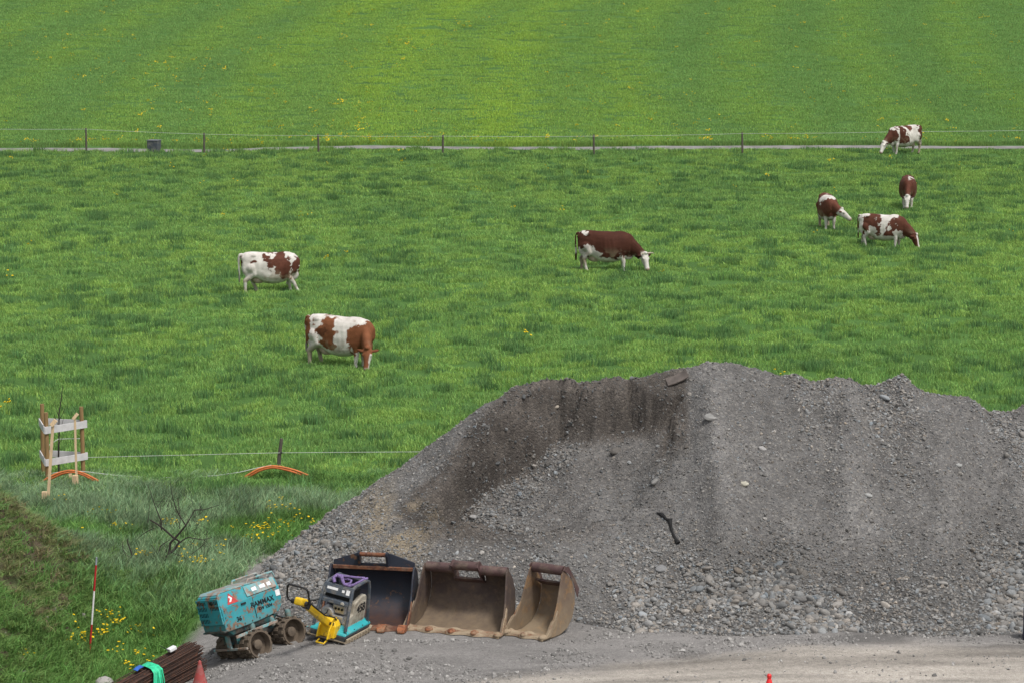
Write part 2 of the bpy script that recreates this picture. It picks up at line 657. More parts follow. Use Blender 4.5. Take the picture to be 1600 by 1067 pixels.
# ---- ground materials
def ground_material(name):
    t = NT(name)
    co = t.coord()
    c = t.n('ShaderNodeAttribute', attribute_type='GEOMETRY', attribute_name='tint').outputs['Color']
    f1 = t.noise(9, 6, 0.65, co)
    f2 = t.noise(45, 4, 0.7, co)
    c = t.mix(1.0, c, t.ramp(f1, [(0.3, (0.78, 0.78, 0.78)), (0.7, (1.18, 1.18, 1.18))]), 'MULTIPLY')
    c = t.mix(1.0, c, t.ramp(f2, [(0.32, (0.62, 0.62, 0.62)), (0.55, (1.02, 1.02, 1.02)), (0.72, (1.4, 1.38, 1.35))]), 'MULTIPLY')
    h = t.math('ADD', t.math('MULTIPLY', f1, 0.5), f2)
    return t.bsdf(c, 0.95, 0, t.bump(h, 0.6, 0.03), 0.15)

gx = np.unique(np.round(np.concatenate([np.linspace(-420, -60, 19), np.linspace(-60, -16, 40), np.arange(-16, 14.01, 0.12), np.linspace(14, 60, 42), np.linspace(60, 420, 19)]), 3))
gy = np.unique(np.round(np.concatenate([np.linspace(2, 40, 20), np.arange(40, 62.01, 0.12), np.linspace(62, 152, 150), np.linspace(152, 260, 70), np.linspace(260, 1500, 40)]), 3))
GX, GY = np.meshgrid(gx, gy)
GZ = ground_z(GX, GY)
GV = np.stack([GX.ravel(), GY.ravel(), GZ.ravel()], 1)
nxg, nyg = len(gx), len(gy)
ii, jj = np.meshgrid(np.arange(nxg - 1), np.arange(nyg - 1))
q0 = (jj * nxg + ii).ravel()
GF = np.stack([q0, q0 + 1, q0 + 1 + nxg, q0 + nxg], 1)
cxm, cym = GV[GF].mean(1)[:, 0], GV[GF].mean(1)[:, 1]

def ground_tint(x, y):
    n1 = fbm(x / 2.2, y / 2.2, 0, 41, 4)
    soil = np.array((0.105, 0.080, 0.056)) * (0.45 + 1.1 * fbm(x / 0.5, y / 0.5, 0, 46, 4)[:, None])
    green = np.array((0.070, 0.150, 0.034)) * (0.75 + 0.5 * n1[:, None])
    # yard: light dried mud with darker gravelly and damp streaks along the traffic
    st = fbm((x * 0.9 + y * 0.1) / 2.6, (y - 0.12 * x) / 0.42, 0, 42, 4)
    st2 = fbm(x / 1.2, y / 0.5, 0, 43, 4)
    mud = np.array((0.385, 0.35, 0.308)) * (0.50 + 1.0 * st[:, None])
    grav = np.array((0.215, 0.204, 0.195)) * (0.72 + 0.6 * st2[:, None])
    edge = y - (46.3 - 0.17 * np.abs(x - 6.5) - 0.028 * (x - 6.5) ** 2 * (x < 6.5)) + 0.7 * (st2 - 0.5)
    wm = smooth(-0.55, 0.55, edge + 0.6 * (st - 0.5))[:, None]
    yard = mud * (1 - wm) + grav * wm
    damp = (smooth(0.52, 0.66, fbm(x / 1.5 + 4, y / 0.45, 0, 44, 3)) * smooth(0.9, -0.1, np.abs(edge - 0.35)))[:, None]
    yard = yard * (1 - 0.42 * damp)
    # wheel ruts curving across the mud
    rut = sum(smooth(0.16, 0.05, np.abs(y - (y0 + 0.028 * (x - 6.5) - 0.012 * (x - 7.5) ** 2) + 0.10 * (st - .5))) for y0 in (45.35, 44.85, 44.3, 43.85))
    yard = yard * (1 - 0.20 * np.clip(rut, 0, 1)[:, None] * smooth(0.35, 0.6, st2)[:, None])
    wet = (smooth(0.3, 0.0, np.abs(y - 45.55 - 0.2 * (st2 - .5)) ) * smooth(5.8, 7.6, x + 2 * (st - .5)))[:, None]
    yard = yard * (1 - 0.40 * wet)
    bank = (smooth(-7.4, -8.6, x + 0.9 * (fbm(x / 0.9, y / 0.9, 0, 45, 3) - 0.5) + 0.2 * smooth(50.5, 46, y)) * (1 - smooth(52.0, 53.5, y)))[:, None]
    c = green * (1 - bank) + soil * bank
    ym = (smooth(-0.25, 0.25, x - yard_edge(y) + 0.5 * (n1 - 0.5)) * (1 - smooth(52, 54, y)))[:, None]
    c = c * (1 - ym) + yard * ym
    return c

M_ground = ground_material('ground_soil')
TINT = np.concatenate([ground_tint(GV[k:k + 40000, 0], GV[k:k + 40000, 1]) for k in range(0, len(GV), 40000)])
m_yard = (cxm > yard_edge(cym)) & (cym < 55)
m_bank = (~m_yard) & (cxm < -6.7) & (cym < 54.5) & (cxm > -60)
m_hill = (cym > 150.5)
m_past = ~(m_yard | m_bank | m_hill)
for nm, mk in (('dirt_yard', m_yard), ('earth_bank', m_bank), ('hillside_meadow', m_hill), ('pasture', m_past)):
    F_ = GF[mk]
    idx, inv = np.unique(F_, return_inverse=True)
    o = np_mesh(nm, GV[idx], inv.reshape(F_.shape), M_ground)
    col_attr(o.data, 'tint', TINT[idx])
    o['kind'] = 'structure'

# ---- farm path between pasture and hillside
t = NT('path_gravel')
co = t.coord()
c = t.ramp(t.noise(1.2, 6, 0.6, co), [(0.3, (0.16, 0.152, 0.142)), (0.7, (0.27, 0.26, 0.245))])
M_path = t.bsdf(c, 0.95, 0, t.bump(t.noise(14, 4, 0.6, co), 0.4, 0.02), 0.2)
def path_c(x):
    return 147.4 + 0.00085 * (x + 6) ** 2 + 0.012 * x
px_ = np.linspace(-60, 60, 121)
PV, PF = [], []
for k, X in enumerate(px_):
    for w in (-0.95, -0.3, 0.3, 0.95):
        Y = path_c(X) + w
        PV.append((X, Y, gz(X, Y) + 0.05 - 0.03 * (abs(w) > .7)))
for k in range(len(px_) - 1):
    for j in range(3):
        PF.append((k * 4 + j, k * 4 + 4 + j, k * 4 + 5 + j, k * 4 + 1 + j))
o = np_mesh('farm_path', PV, PF, M_path)
o['kind'] = 'structure'

# ---- gravel heap
t = NT('heap_gravel')
co = t.coord()
c = t.n('ShaderNodeAttribute', attribute_type='GEOMETRY', attribute_name='tint').outputs['Color']
f1 = t.noise(3.5, 6, 0.65, co)
vor = t.n('ShaderNodeTexVoronoi')
vor.inputs['Scale'].default_value = 26
t.l(co, vor.inputs['Vector'])
sepc = t.n('ShaderNodeSeparateColor')
t.l(vor.outputs['Color'], sepc.inputs[0])
peb = t.ramp(sepc.outputs[0], [(0.0, (0.66, 0.66, 0.67)), (0.75, (1.06, 1.05, 1.03)), (1.0, (1.6, 1.57, 1.5))])
c = t.mix(1.0, c, t.ramp(f1, [(0.3, (0.8, 0.79, 0.78)), (0.7, (1.16, 1.16, 1.16))]), 'MULTIPLY')
c = t.mix(0.7, c, t.mix(1.0, c, peb, 'MULTIPLY'))
f3 = t.noise(60, 4, 0.7, co)
h = t.math('ADD', t.math('MULTIPLY', t.math('SUBTRACT', 0.6, vor.outputs['Distance']), 0.7), f3)
M_heap = t.bsdf(c, 0.95, 0, t.bump(h, 0.75, 0.035), 0.15)

hx = np.arange(-7.0, 15.0, 0.055)
hy = np.arange(45.6, 59.0, 0.055)
HX, HY = np.meshgrid(hx, hy)
HZ = heap_z(HX, HY)
HG = ground_z(HX, HY)
keep = HZ > HG - 0.12
HZ = np.maximum(HZ, HG - 0.3)
nh = len(hx)
ii, jj = np.meshgrid(np.arange(nh - 1), np.arange(len(hy) - 1))
q0 = (jj * nh + ii).ravel()
HF = np.stack([q0, q0 + 1, q0 + 1 + nh, q0 + nh], 1)
HF = HF[keep.ravel()[HF].any(1)]
HVv = np.stack([HX.ravel(), HY.ravel(), HZ.ravel()], 1)
idx, inv = np.unique(HF, return_inverse=True)
HVv = HVv[idx]

def heap_tint(x, y, z):
    """greys of the dry crust; moist brown-grey where it was freshly dug; a tan patch of clay behind the buckets"""
    n = fbm(x / 1.3, y / 1.3, z / 1.3, 51, 4)
    g = np.array((0.158, 0.153, 0.149)) * (0.72 + 0.56 * n[:, None])
    sd = poly_sd(x, y, SCOOP)
    fresh = (smooth(0.75, 0.45, sd) * smooth(-0.75, -0.1, sd) * smooth(48.8, 49.8, y))
    fresh = np.clip(fresh * smooth(-0.35, 0.0, sd) + 0.25 * smooth(0.2, -0.3, sd), 0, 1)[:, None]
    br = np.array((0.122, 0.108, 0.097)) * (0.65 + 0.7 * fbm(x / 0.5, y / 0.5, z / 0.5, 52, 4)[:, None])
    back = ((1 - smooth(1.0, 1.9, x) * smooth(51.3, 50.6, y)) * smooth(3.32, 3.16, x))[:, None]
    fresh = fresh * back
    c = g * (1 - fresh) + br * fresh
    mn = fbm(x / 0.6, y / 0.6, z / 0.45, 53, 4)
    moist = (np.clip(smooth(0.50, 0.62, mn) * 0.8 + 0.9 * np.exp(-((x + 0.62) / 0.5) ** 2) * smooth(0.36, 0.5, mn), 0, 1) * smooth(0.42, 0.2, np.abs(sd - 0.20)) * smooth(48.8, 49.6, y))[:, None]
    c = c * (1 - 0.42 * moist * back)
    tan = (np.exp(-(((x + 2.25) / 0.8) ** 2 + ((z - 1.05) / 0.42) ** 2)) * smooth(0.35, 0.6, fbm(x / 0.6, y / 0.6, 0, 54, 3)))[:, None]
    c = c * (1 - 0.75 * tan) + np.array((0.36, 0.29, 0.19)) * 0.75 * tan
    rid = sum(a * np.exp(-((x - x0 - dx * (3.6 - z)) / (0.22 + w * (3.6 - z))) ** 2) for (x0, dx, w, a) in ((3.62, 0.06, 0.10, 1.0), (6.35, -0.16, 0.10, 0.8), (7.95, -0.12, 0.08, 0.6), (9.3, -0.1, 0.08, 0.5)))
    rid = (rid * smooth(0.3, 1.2, z))[:, None]
    c = c * (0.93 + 0.22 * rid)
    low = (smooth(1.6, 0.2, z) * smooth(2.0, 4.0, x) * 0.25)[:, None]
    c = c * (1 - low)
    return c

heap = np_mesh('gravel_heap', HVv, inv.reshape(HF.shape), M_heap)
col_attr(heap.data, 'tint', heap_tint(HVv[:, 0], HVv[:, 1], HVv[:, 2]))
tag(heap, 'long grey gravel heap with a scoop dug out of its left side', 'gravel heap')

# ---- stones on the heap: the 300 largest are parts, the rest one part of stuff
def heap_normal(x, y):
    e = 0.15
    dx = (heap_z(x + e, y, False) - heap_z(x - e, y, False)) / (2 * e)
    dy = (heap_z(x, y + e, False) - heap_z(x, y - e, False)) / (2 * e)
    n = np.stack([-dx, -dy, np.ones_like(dx)], 1)
    return n / np.linalg.norm(n, axis=1)[:, None]

rs = np.random.default_rng(5)
NC = 300000
sx = rs.uniform(-6.4, 13.0, NC)
sy = rs.uniform(45.8, 53.6, NC)
sz = heap_z(sx, sy)
ok = sz > ground_z(sx, sy) - 0.05
sx, sy, sz = sx[ok], sy[ok], sz[ok]
sdv = poly_sd(sx, sy, SCOOP)
patch = fbm(sx / 1.1, sy / 1.6, 0, 61, 4)
streak = fbm(sx / 0.7 + 0.25 * sy, sy / 4, 0, 62, 3)
toe = smooth(1.7, 0.15, sz)
right = smooth(1.4, 3.0, sx)
coarse = np.clip(toe * (0.25 + 0.95 * right) + 0.55 * smooth(0.5, 0.68, streak) * (0.35 + 0.65 * right) + 0.32 * smooth(-2.2, -3.2, sx), 0, 1)
ridge_f = sum(np.exp(-((sx - x0 - dx * (3.6 - sz)) / (0.22 + 0.09 * (3.6 - sz))) ** 2) for (x0, dx) in ((3.62, 0.06), (6.35, -0.16), (7.95, -0.12))) * smooth(0.4, 1.4, sz)
coarse = coarse * (1 - 0.8 * np.clip(ridge_f, 0, 1))
coarse = coarse * (0.35 + 0.65 * smooth(0.38, 0.58, patch))
inside = smooth(0.3, -0.1, sdv)
coarse = coarse * (1 - 0.7 * inside) + 0.5 * inside * smooth(0.5, 0.66, patch)
dens = 0.26 + 0.70 * coarse
pick = rs.random(len(sx)) < dens
sx, sy, sz, coarse, inside = sx[pick], sy[pick], sz[pick], coarse[pick], inside[pick]
size = np.exp(rs.normal(0, 0.42, len(sx))) * (0.0120 + 0.0185 * coarse * (0.5 + 0.5 * toe[pick]))
size = np.clip(size, 0.007, 0.078)
nrm = heap_normal(sx, sy)
rot = np.stack([np.arctan2(-nrm[:, 1], nrm[:, 2]) + rs.normal(0, 0.35, len(sx)), np.arcsin(np.clip(nrm[:, 0], -1, 1)) + rs.normal(0, 0.35, len(sx)), rs.uniform(0, 6.28, len(sx))], 1)
asp = rs.uniform(0.65, 1.35, (len(sx), 1))
scl3 = np.concatenate([size[:, None] * asp, size[:, None] / asp, size[:, None] * rs.uniform(0.5, 0.85, (len(sx), 1))], 1)
tone = np.clip(rs.normal(1.0, 0.25, len(sx)), 0.5, 1.6)
tone = np.where(rs.random(len(sx)) < 0.05, tone * 1.35, tone)
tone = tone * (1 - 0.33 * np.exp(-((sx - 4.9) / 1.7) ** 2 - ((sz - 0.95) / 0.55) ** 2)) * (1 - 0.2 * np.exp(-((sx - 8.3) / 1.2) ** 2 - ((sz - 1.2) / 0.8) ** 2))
warm = rs.normal(0, 0.05, len(sx))
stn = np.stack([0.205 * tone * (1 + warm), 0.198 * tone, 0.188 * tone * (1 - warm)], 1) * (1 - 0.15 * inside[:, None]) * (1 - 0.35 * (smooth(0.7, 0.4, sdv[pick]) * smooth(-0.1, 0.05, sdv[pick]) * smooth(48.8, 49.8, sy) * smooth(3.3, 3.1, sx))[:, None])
spos = np.stack([sx, sy, sz + size * 0.12], 1)
order = np.argsort(-size)
rr = np.random.default_rng(3)
ROCKS = [rock(rr, 1, 0.42) for _ in range(6)]
ROCKS2 = [rock(rr, 2, 0.42) for _ in range(8)]
M_stone = tinted('stone_grey', 0.9, 0, 0.2, 'INSTANCER', False, extra=6)
M_stone1 = tinted('stone_single', 0.9, 0, 0.2, 'OBJECT', False, extra=2.2)
visible_front = sy < 52.2
big = [k for k in order if visible_front[k] and sx[k] < 9.6][:286]
bigset = np.zeros(len(sx), bool)
bigset[big] = True
rest = ~bigset
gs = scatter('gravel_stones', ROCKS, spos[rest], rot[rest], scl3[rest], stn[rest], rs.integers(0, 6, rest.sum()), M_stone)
gs.parent = heap
stone_me = []
for k, (V_, F_, _) in enumerate(ROCKS2):
    me = bpy.data.meshes.new('stone')
    me.from_pydata(V_, [], F_)
    me.materials.append(M_stone1)
    me.polygons.foreach_set('use_smooth', np.ones(len(F_), bool))
    stone_me.append(me)
def add_stone(p, r, s, c, k, label=None):
    o = bpy.data.objects.new('stone', stone_me[k % 8])
    COL.objects.link(o)
    o.location, o.rotation_euler, o.scale = p, r, s
    o.color = (*[float(x) for x in c], 1)
    o.parent = heap
    if label:
        o['label'] = label
    return o
for k in big:
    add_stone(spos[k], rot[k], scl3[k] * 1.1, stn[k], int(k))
for (u_, v_, w_, c_, lb) in ((1162, 757, 0.09, (0.40, 0.38, 0.31), 'pale cream flat stone'), (962, 706, 0.11, (0.12, 0.11, 0.10), 'round dark clod'), (741, 809, 0.09, (0.27, 0.26, 0.25), None),
                         (869, 637, 0.06, (0.33, 0.29, 0.24), None), (1497, 728, 0.07, (0.30, 0.30, 0.29), None), (1357, 775, 0.07, (0.32, 0.32, 0.31), None), (1190, 702, 0.09, (0.32, 0.31, 0.30), None),
                         (1250, 936, 0.13, (0.15, 0.145, 0.14), None), (1034, 889, 0.10, (0.20, 0.20, 0.20), None), (1231, 923, 0.08, (0.27, 0.26, 0.25), None)):
    p = on_surf(u_, v_)
    add_stone((p[0], p[1], p[2] + 0.02), (0.5, random.uniform(-.2, .2), random.uniform(-.5, .5)), (w_, w_ * 0.7, w_ * 0.5), c_, random.randrange(8), lb)

# ---- loose gravel on the yard near the toe and under the machines
NC = 26000
lx = rs.uniform(-6.3, 9.5, NC)
ly = rs.uniform(43.6, 47.4, NC)
lp = fbm(lx / 0.9, ly / 0.5, 0, 63, 3)
edge = ly - (46.3 - 0.17 * np.abs(lx - 6.5) - 0.028 * (lx - 6.5) ** 2 * (lx < 6.5))
lk = (rs.random(NC) < np.clip(0.08 + 0.8 * smooth(-0.3, 0.6, edge), 0, 1) * smooth(0.3, 0.6, lp)) & (lx > yard_edge(ly) + 0.1) & ~((lx > -3.3) & (lx < 1.2) & (ly > 46.45)) & (heap_z(lx, ly) < ground_z(lx, ly) + 0.02)
lx, ly = lx[lk], ly[lk]
lz = ground_z(lx, ly)
ls = np.clip(np.exp(rs.normal(0, 0.55, len(lx))) * 0.012, 0.005, 0.05)
lt = np.clip(rs.normal(1, 0.3, len(lx)), 0.5, 2)[:, None] * np.array((0.25, 0.24, 0.228))
scatter('loose_gravel', ROCKS, np.stack([lx, ly, lz + ls * 0.2], 1), rs.uniform(0, 6.28, (len(lx), 3)), ls[:, None] * rs.uniform(0.6, 1.2, (len(lx), 3)), lt, rs.integers(0, 6, len(lx)), M_stone,
        'loose grey gravel strewn over the yard at the foot of the heap')

# ---- clods and small stones on the bare earth of the bank
cxx, cyy = rs.uniform(-11.5, -6.6, 5200), rs.uniform(44.2, 53.5, 5200)
ck = (cxx < yard_edge(cyy) - 0.3) & (rs.random(5200) < smooth(0.40, 0.6, fbm(cxx / 0.7, cyy / 0.7, 0, 66, 3)) * smooth(-7.0, -8.0, cxx))
cxx, cyy = cxx[ck], cyy[ck]
csz = np.clip(np.exp(rs.normal(0, 0.6, len(cxx))) * 0.028, 0.01, 0.12)
ctn = np.where(rs.random(len(cxx))[:, None] < 0.12, np.array((0.27, 0.25, 0.225))[None], np.array((0.105, 0.078, 0.055))[None]) * rs.uniform(0.6, 1.4, (len(cxx), 1))
scatter('earth_clods', ROCKS, np.stack([cxx, cyy, ground_z(cxx, cyy)], 1), rs.uniform(0, 6.28, (len(cxx), 3)), csz[:, None] * rs.uniform(0.6, 1.2, (len(cxx), 3)), ctn, rs.integers(0, 6, len(cxx)), M_stone,
        'brown clods and small stones lying on the bare parts of the earth bank')

# ================================================================== GRASS
M_grass = tinted('grass_blade', 0.75, 0.30, 0.12)
rg = np.random.default_rng(21)
def poisson_pts(x0, x1, y0, y1, dens):
    n = int((x1 - x0) * (y1 - y0) * dens)
    return rg.uniform(x0, x1, n), rg.uniform(y0, y1, n)
def in_view(x, y, m=1.12):
    return np.abs(x) < y * 0.18 * m * 1.22 + 3.0
def tilt(n, amt):
    return np.stack([rg.normal(0, amt, n), rg.normal(0, amt, n), rg.uniform(0, 6.283, n)], 1)

YEL, MID, LUSH, BLUE = np.array((0.260, 0.435, 0.105)), np.array((0.205, 0.375, 0.105)), np.array((0.118, 0.245, 0.085)), np.array((0.245, 0.375, 0.205))
# grazed pasture
X, Y = poisson_pts(-40, 40, 56, 146.6, 9.0)
ok = in_view(X, Y) & (heap_z(X, Y, False) < ground_z(X, Y) + 0.05) & (rg.random(len(X)) < np.interp(Y, [56, 80, 146], [1.0, 0.8, 0.5]))
ok &= ~((X < -6.0) & (Y < 54.0)) & (np.abs(Y - path_c(X)) > 1.0 - 0.9 * (fbm(X / 3.0, 0 * X, 0, 77, 2) > 0.56))
X, Y = X[ok], Y[ok]
Z = ground_z(X, Y)
n1 = fbm(X / 5.0, Y / 5.0, 0, 71, 4)
n2 = fbm(X / 0.34, Y / 0.50, 0, 72, 2)
n3 = fbm(X / 1.3, Y / 1.6, 0, 73, 3)
lush = smooth(0.56, 0.68, 0.70 * n2 + 0.30 * n3)
mixy = smooth(0.36, 0.62, 0.5 * n1 + 0.5 * fbm(X / 0.9, Y / 1.4, 0, 74, 3))
T = (MID[None] * (1 - mixy[:, None]) + YEL[None] * mixy[:, None])
T = T * (1 - lush[:, None]) + LUSH[None] * lush[:, None]
far_dark = smooth(100, 140, Y)[:, None]
T = T * (1 - 0.10 * far_dark) * rg.uniform(0.84, 1.16, (len(X), 1))
verge = smooth(145.0, 146.3, Y) * np.clip(smooth(0.52, 0.66, fbm(X / 2.5, 0 * X, 0, 78, 3)) + 1.3 * smooth(-20.5, -19.8, X) * smooth(-13, -14, X), 0, 1.2)
H = (0.66 + 0.25 * n3 + 0.70 * lush + 0.9 * verge) * rg.uniform(0.7, 1.3, len(X))
W = 1.0 + 0.35 * smooth(75, 140, Y)
protos = [tuft(rg, 70, 0.27, 0.16, 0.020, 0.6, (0.12, 0.0)) for _ in range(5)]
scatter('pasture_grass', protos, np.stack([X, Y, Z], 1), tilt(len(X), 0.06), np.stack([W, W, H], 1), T, rg.integers(0, 5, len(X)), M_grass, 'short grazed pasture grass with darker lush tussocks')

# tall grass between the heap, the fence and the bank
X, Y = poisson_pts(-17, 3, 42.0, 60.8, 22)
hz_ok = (heap_z(X, Y, False) < ground_z(X, Y) + 0.04)
ym = X - yard_edge(Y) + 0.6 * (fbm(X / 0.6, Y / 0.6, 0, 81, 3) - 0.5)
bankm = smooth(-7.2, -8.6, X) * (1 - smooth(51.5, 53.5, Y))
bare = fbm(X / 0.75, Y / 0.75, 0, 82, 4)
ok = in_view(X, Y) & hz_ok & ((ym < -0.05) | (Y > 53)) & (rg.random(len(X)) < 1 - 0.97 * bankm * smooth(0.58, 0.66, bare + 0.24 * smooth(47.0, 49.5, Y) * smooth(-7.6, -8.6, X) - 0.06 * smooth(47.5, 45.5, Y)))
X, Y, bankm = X[ok], Y[ok], bankm[ok]
Z = ground_z(X, Y)
n1 = fbm(X / 2.2, Y / 2.6, 0, 83, 4)
n2 = fbm(X / 0.8, Y / 1.0, 0, 84, 3)
blue = smooth(0.40, 0.60, n1) * smooth(48.5, 52, Y)
T = np.array((0.150, 0.310, 0.080))[None] * (1 - blue[:, None]) + BLUE[None] * blue[:, None]
dk = smooth(0.52, 0.68, n2)[:, None]
T = T * (1 - 0.35 * dk) * (1 - 0.12 * bankm[:, None]) * rg.uniform(0.85, 1.15, (len(X), 1))
H = (0.50 + 0.50 * n2 + 0.18 * blue) * (1 - 0.40 * smooth(57.5, 59.5, Y)) * rg.uniform(0.8, 1.25, len(X)) * (1 - 0.40 * bankm) * (0.6 + 0.4 * smooth(0.05, 0.6, -(X - yard_edge(Y))) + 0.4 * (Y > 53)).clip(0, 1)
# short olive and straw-coloured tufts that thinly cover the bank
BXs, BYs = rg.uniform(-14.5, -6.4, 4600), rg.uniform(42.5, 53.5, 4600)
kb = (BXs < yard_edge(BYs) - 0.3) & in_view(BXs, BYs) & (rg.random(len(BXs)) < 1 - 0.75 * smooth(-7.8, -8.5, BXs) * smooth(46.8, 48.0, BYs) * smooth(0.40, 0.5, fbm(BXs / 0.6, BYs / 0.6, 0, 88, 3)))
BXs, BYs = BXs[kb], BYs[kb]
sm_ = rg.random(len(BXs))[:, None]
X, Y = np.concatenate([X, BXs]), np.concatenate([Y, BYs])
Z = np.concatenate([Z, ground_z(BXs, BYs)])
H = np.concatenate([H, rg.uniform(0.18, 0.42, len(BXs))])
T = np.concatenate([T, np.array((0.15, 0.27, 0.075))[None] * sm_ + np.where((BXs < -7.9)[:, None] & (BYs > 46.5)[:, None], np.array((0.23, 0.20, 0.12))[None], np.array((0.15, 0.27, 0.08))[None]) * (1 - sm_)])
protos = [tuft(rg, 55, 0.22, 0.30, 0.020, 0.9, (0.28, -0.05), 3) for _ in range(6)]
R_ = tilt(len(X), 0.10)
R_[:, 2] = rg.normal(0, 0.7, len(X))
scatter('long_grass', protos, np.stack([X, Y, Z], 1), R_, np.stack([np.ones(len(X))] * 2 + [H], 1), T, rg.integers(0, 6, len(X)), M_grass, 'long wind-blown bluish grass beside the heap and on the bank')

# hillside meadow
X, Y = poisson_pts(-64, 64, 148.9, 262, 3.2)
ok = in_view(X, Y, 1.08) & (Y - path_c(X) > 1.0)
X, Y = X[ok], Y[ok]
Z = ground_z(X, Y)
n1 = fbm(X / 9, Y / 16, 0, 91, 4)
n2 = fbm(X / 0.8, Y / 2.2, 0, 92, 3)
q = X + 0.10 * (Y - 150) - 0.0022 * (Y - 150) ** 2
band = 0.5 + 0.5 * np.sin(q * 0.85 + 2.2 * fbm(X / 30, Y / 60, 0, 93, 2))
glow = np.exp(-((X + 3.0 + 0.05 * (Y - 150)) / 11.0) ** 2)  # yellower strip; brightness of the cloud-lit middle is painted into the grass tint
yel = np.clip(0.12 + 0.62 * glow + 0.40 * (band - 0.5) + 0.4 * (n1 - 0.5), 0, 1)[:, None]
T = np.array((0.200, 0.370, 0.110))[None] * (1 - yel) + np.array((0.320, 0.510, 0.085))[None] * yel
strip = smooth(3.0, 0.5, Y - path_c(X) - 1.0)[:, None]
T = T * (1 - 0.35 * strip)
T = T * (1 - 0.07 * smooth(0.58, 0.76, n2)[:, None]) * rg.uniform(0.93, 1.07, (len(X), 1))
H = (0.8 + 0.25 * (n2 - 0.5) + 0.9 * strip[:, 0]) * rg.uniform(0.85, 1.15, len(X))
protos = [tuft(rg, 110, 0.62, 0.13, 0.028, 0.55, (0.1, 0.0)) for _ in range(5)]
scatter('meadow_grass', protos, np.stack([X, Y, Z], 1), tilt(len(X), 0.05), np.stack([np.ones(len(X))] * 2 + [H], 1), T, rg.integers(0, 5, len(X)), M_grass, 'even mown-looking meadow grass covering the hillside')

# dandelions
def dandelion(rng, k):
    V, F, B = [], [], []
    for _ in range(k):
        x, y, h = rng.normal(0, 0.07), rng.normal(0, 0.07), rng.uniform(0.16, 0.30)
        r = rng.uniform(0.020, 0.030)
        o = len(V)
        V += [(x, y, h + 0.012)] + [(x + r * math.cos(a), y + r * math.sin(a), h + 0.004 * (i % 2)) for i, a in enumerate(np.linspace(0, 6.283, 9)[:-1])] + [(x, y, h - 0.02)]
        B += [(1, 0.92, 1)] + [(1, 1, 1)] * 8 + [(0.5, 0.8, 1)]
        for i in range(8):
            F.append((o, o + 1 + i, o + 1 + (i + 1) % 8))
            F.append((o + 9, o + 1 + (i + 1) % 8, o + 1 + i))
        o = len(V)
        V += [(x - 0.003, y, 0), (x + 0.003, y, 0), (x, y, h)]
        B += [(0.12, 0.28, 1.2)] * 3
        F.append((o, o + 1, o + 2))
    return V, F, B
D = []
def patch_d(u, v, n, su, sv):
    for _ in range(n):
        a, b = rg.normal(u, su), rg.normal(v, sv)
        D.append(at_g(a, b))
for args in ((150, 1000, 12, 18, 14), (185, 980, 6, 12, 6), (130, 1012, 8, 9, 9), (200, 1000, 5, 20, 8), (210, 1030, 3, 22, 10), (175, 1040, 4, 30, 8), (312, 886, 8, 10, 3), (265, 829, 5, 8, 3), (440, 805, 9, 16, 9), (425, 838, 9, 18, 8),
             (430, 842, 6, 20, 6), (400, 845, 6, 16, 8), (450, 808, 4, 14, 7), (388, 850, 3, 5, 3), (215, 878, 4, 6, 3), (190, 835, 4, 20, 18), (320, 825, 4, 20, 8), (150, 815, 3, 12, 8), (245, 870, 4, 20, 10), (90, 790, 2, 6, 3), (40, 1040, 2, 5, 2), (340, 870, 3, 20, 10)):
    patch_d(*args)
D = np.array(D)
hz_ok = heap_z(D[:, 0], D[:, 1], False) < D[:, 2] + 0.03
D = D[hz_ok]
n_near = len(D)
fx_, fy_ = [], []
NF = 2600
X, Y = rg.uniform(-45, 45, NF), 148.5 + 85 * rg.random(NF) ** 1.3
cl = fbm(X / 5, Y / 7, 0, 95, 4)
w = smooth(0.46, 0.62, cl) * (0.25 + 0.75 * smooth(16, -6, X)) + 0.10
k = (rg.random(NF) < w) & in_view(X, Y, 1.05) & (Y - path_c(X) > 1.8)
X, Y = X[k], Y[k]
X2 = rg.uniform(-29, 29, 260); Y2 = path_c(X2) + 2.6 + rg.random(260) * 1.8
k2 = rg.random(260) < smooth(0.4, 0.6, fbm(X2 / 3, Y2, 0, 96, 2)) * 0.8
X3 = rg.uniform(-30, 30, 60); Y3 = rg.uniform(62, 145, 60)
k3 = in_view(X3, Y3) & (heap_z(X3, Y3, False) < ground_z(X3, Y3))
X = np.concatenate([X, X2[k2], X3[k3]]); Y = np.concatenate([Y, Y2[k2], Y3[k3]])
far = np.stack([X, Y, ground_z(X, Y)], 1)
P = np.concatenate([D, far])
S = np.concatenate([np.full(n_near, 0.88), rg.uniform(0.9, 1.6, len(far))])
M_flower = tinted('dandelion_yellow', 0.7, 0.15, 0.1)
scatter('dandelions', [dandelion(rg, 3), dandelion(rg, 2), dandelion(rg, 5)], P, tilt(len(P), 0.25), np.stack([S, S, S], 1), np.tile(np.array((0.80, 0.58, 0.02)), (len(P), 1)), rg.integers(0, 3, len(P)), M_flower, 'yellow dandelion flowers scattered through the grass')
# ================================================================== COWS
def cone_chain(mb, pts, rs, seg=12):
    """tapering limb with ball joints so that the remesh joins smoothly"""
    mb.tube(pts, rs, seg)
    for p, r in zip(pts, rs):
        mb.ellipsoid(p, (r, r, r), seg, 7)

def superring(x, zc, rz, ry, n=22, e=2.5, yc=0.0, slope=0.0):
    R = []
    for i in range(n):
        a = 2 * math.pi * i / n
        c, s = math.cos(a), math.sin(a)
        R.append((x + slope * rz * s, yc + ry * math.copysign(abs(c) ** (2 / e), c), zc + rz * math.copysign(abs(s) ** (2 / e), s)))
    return R

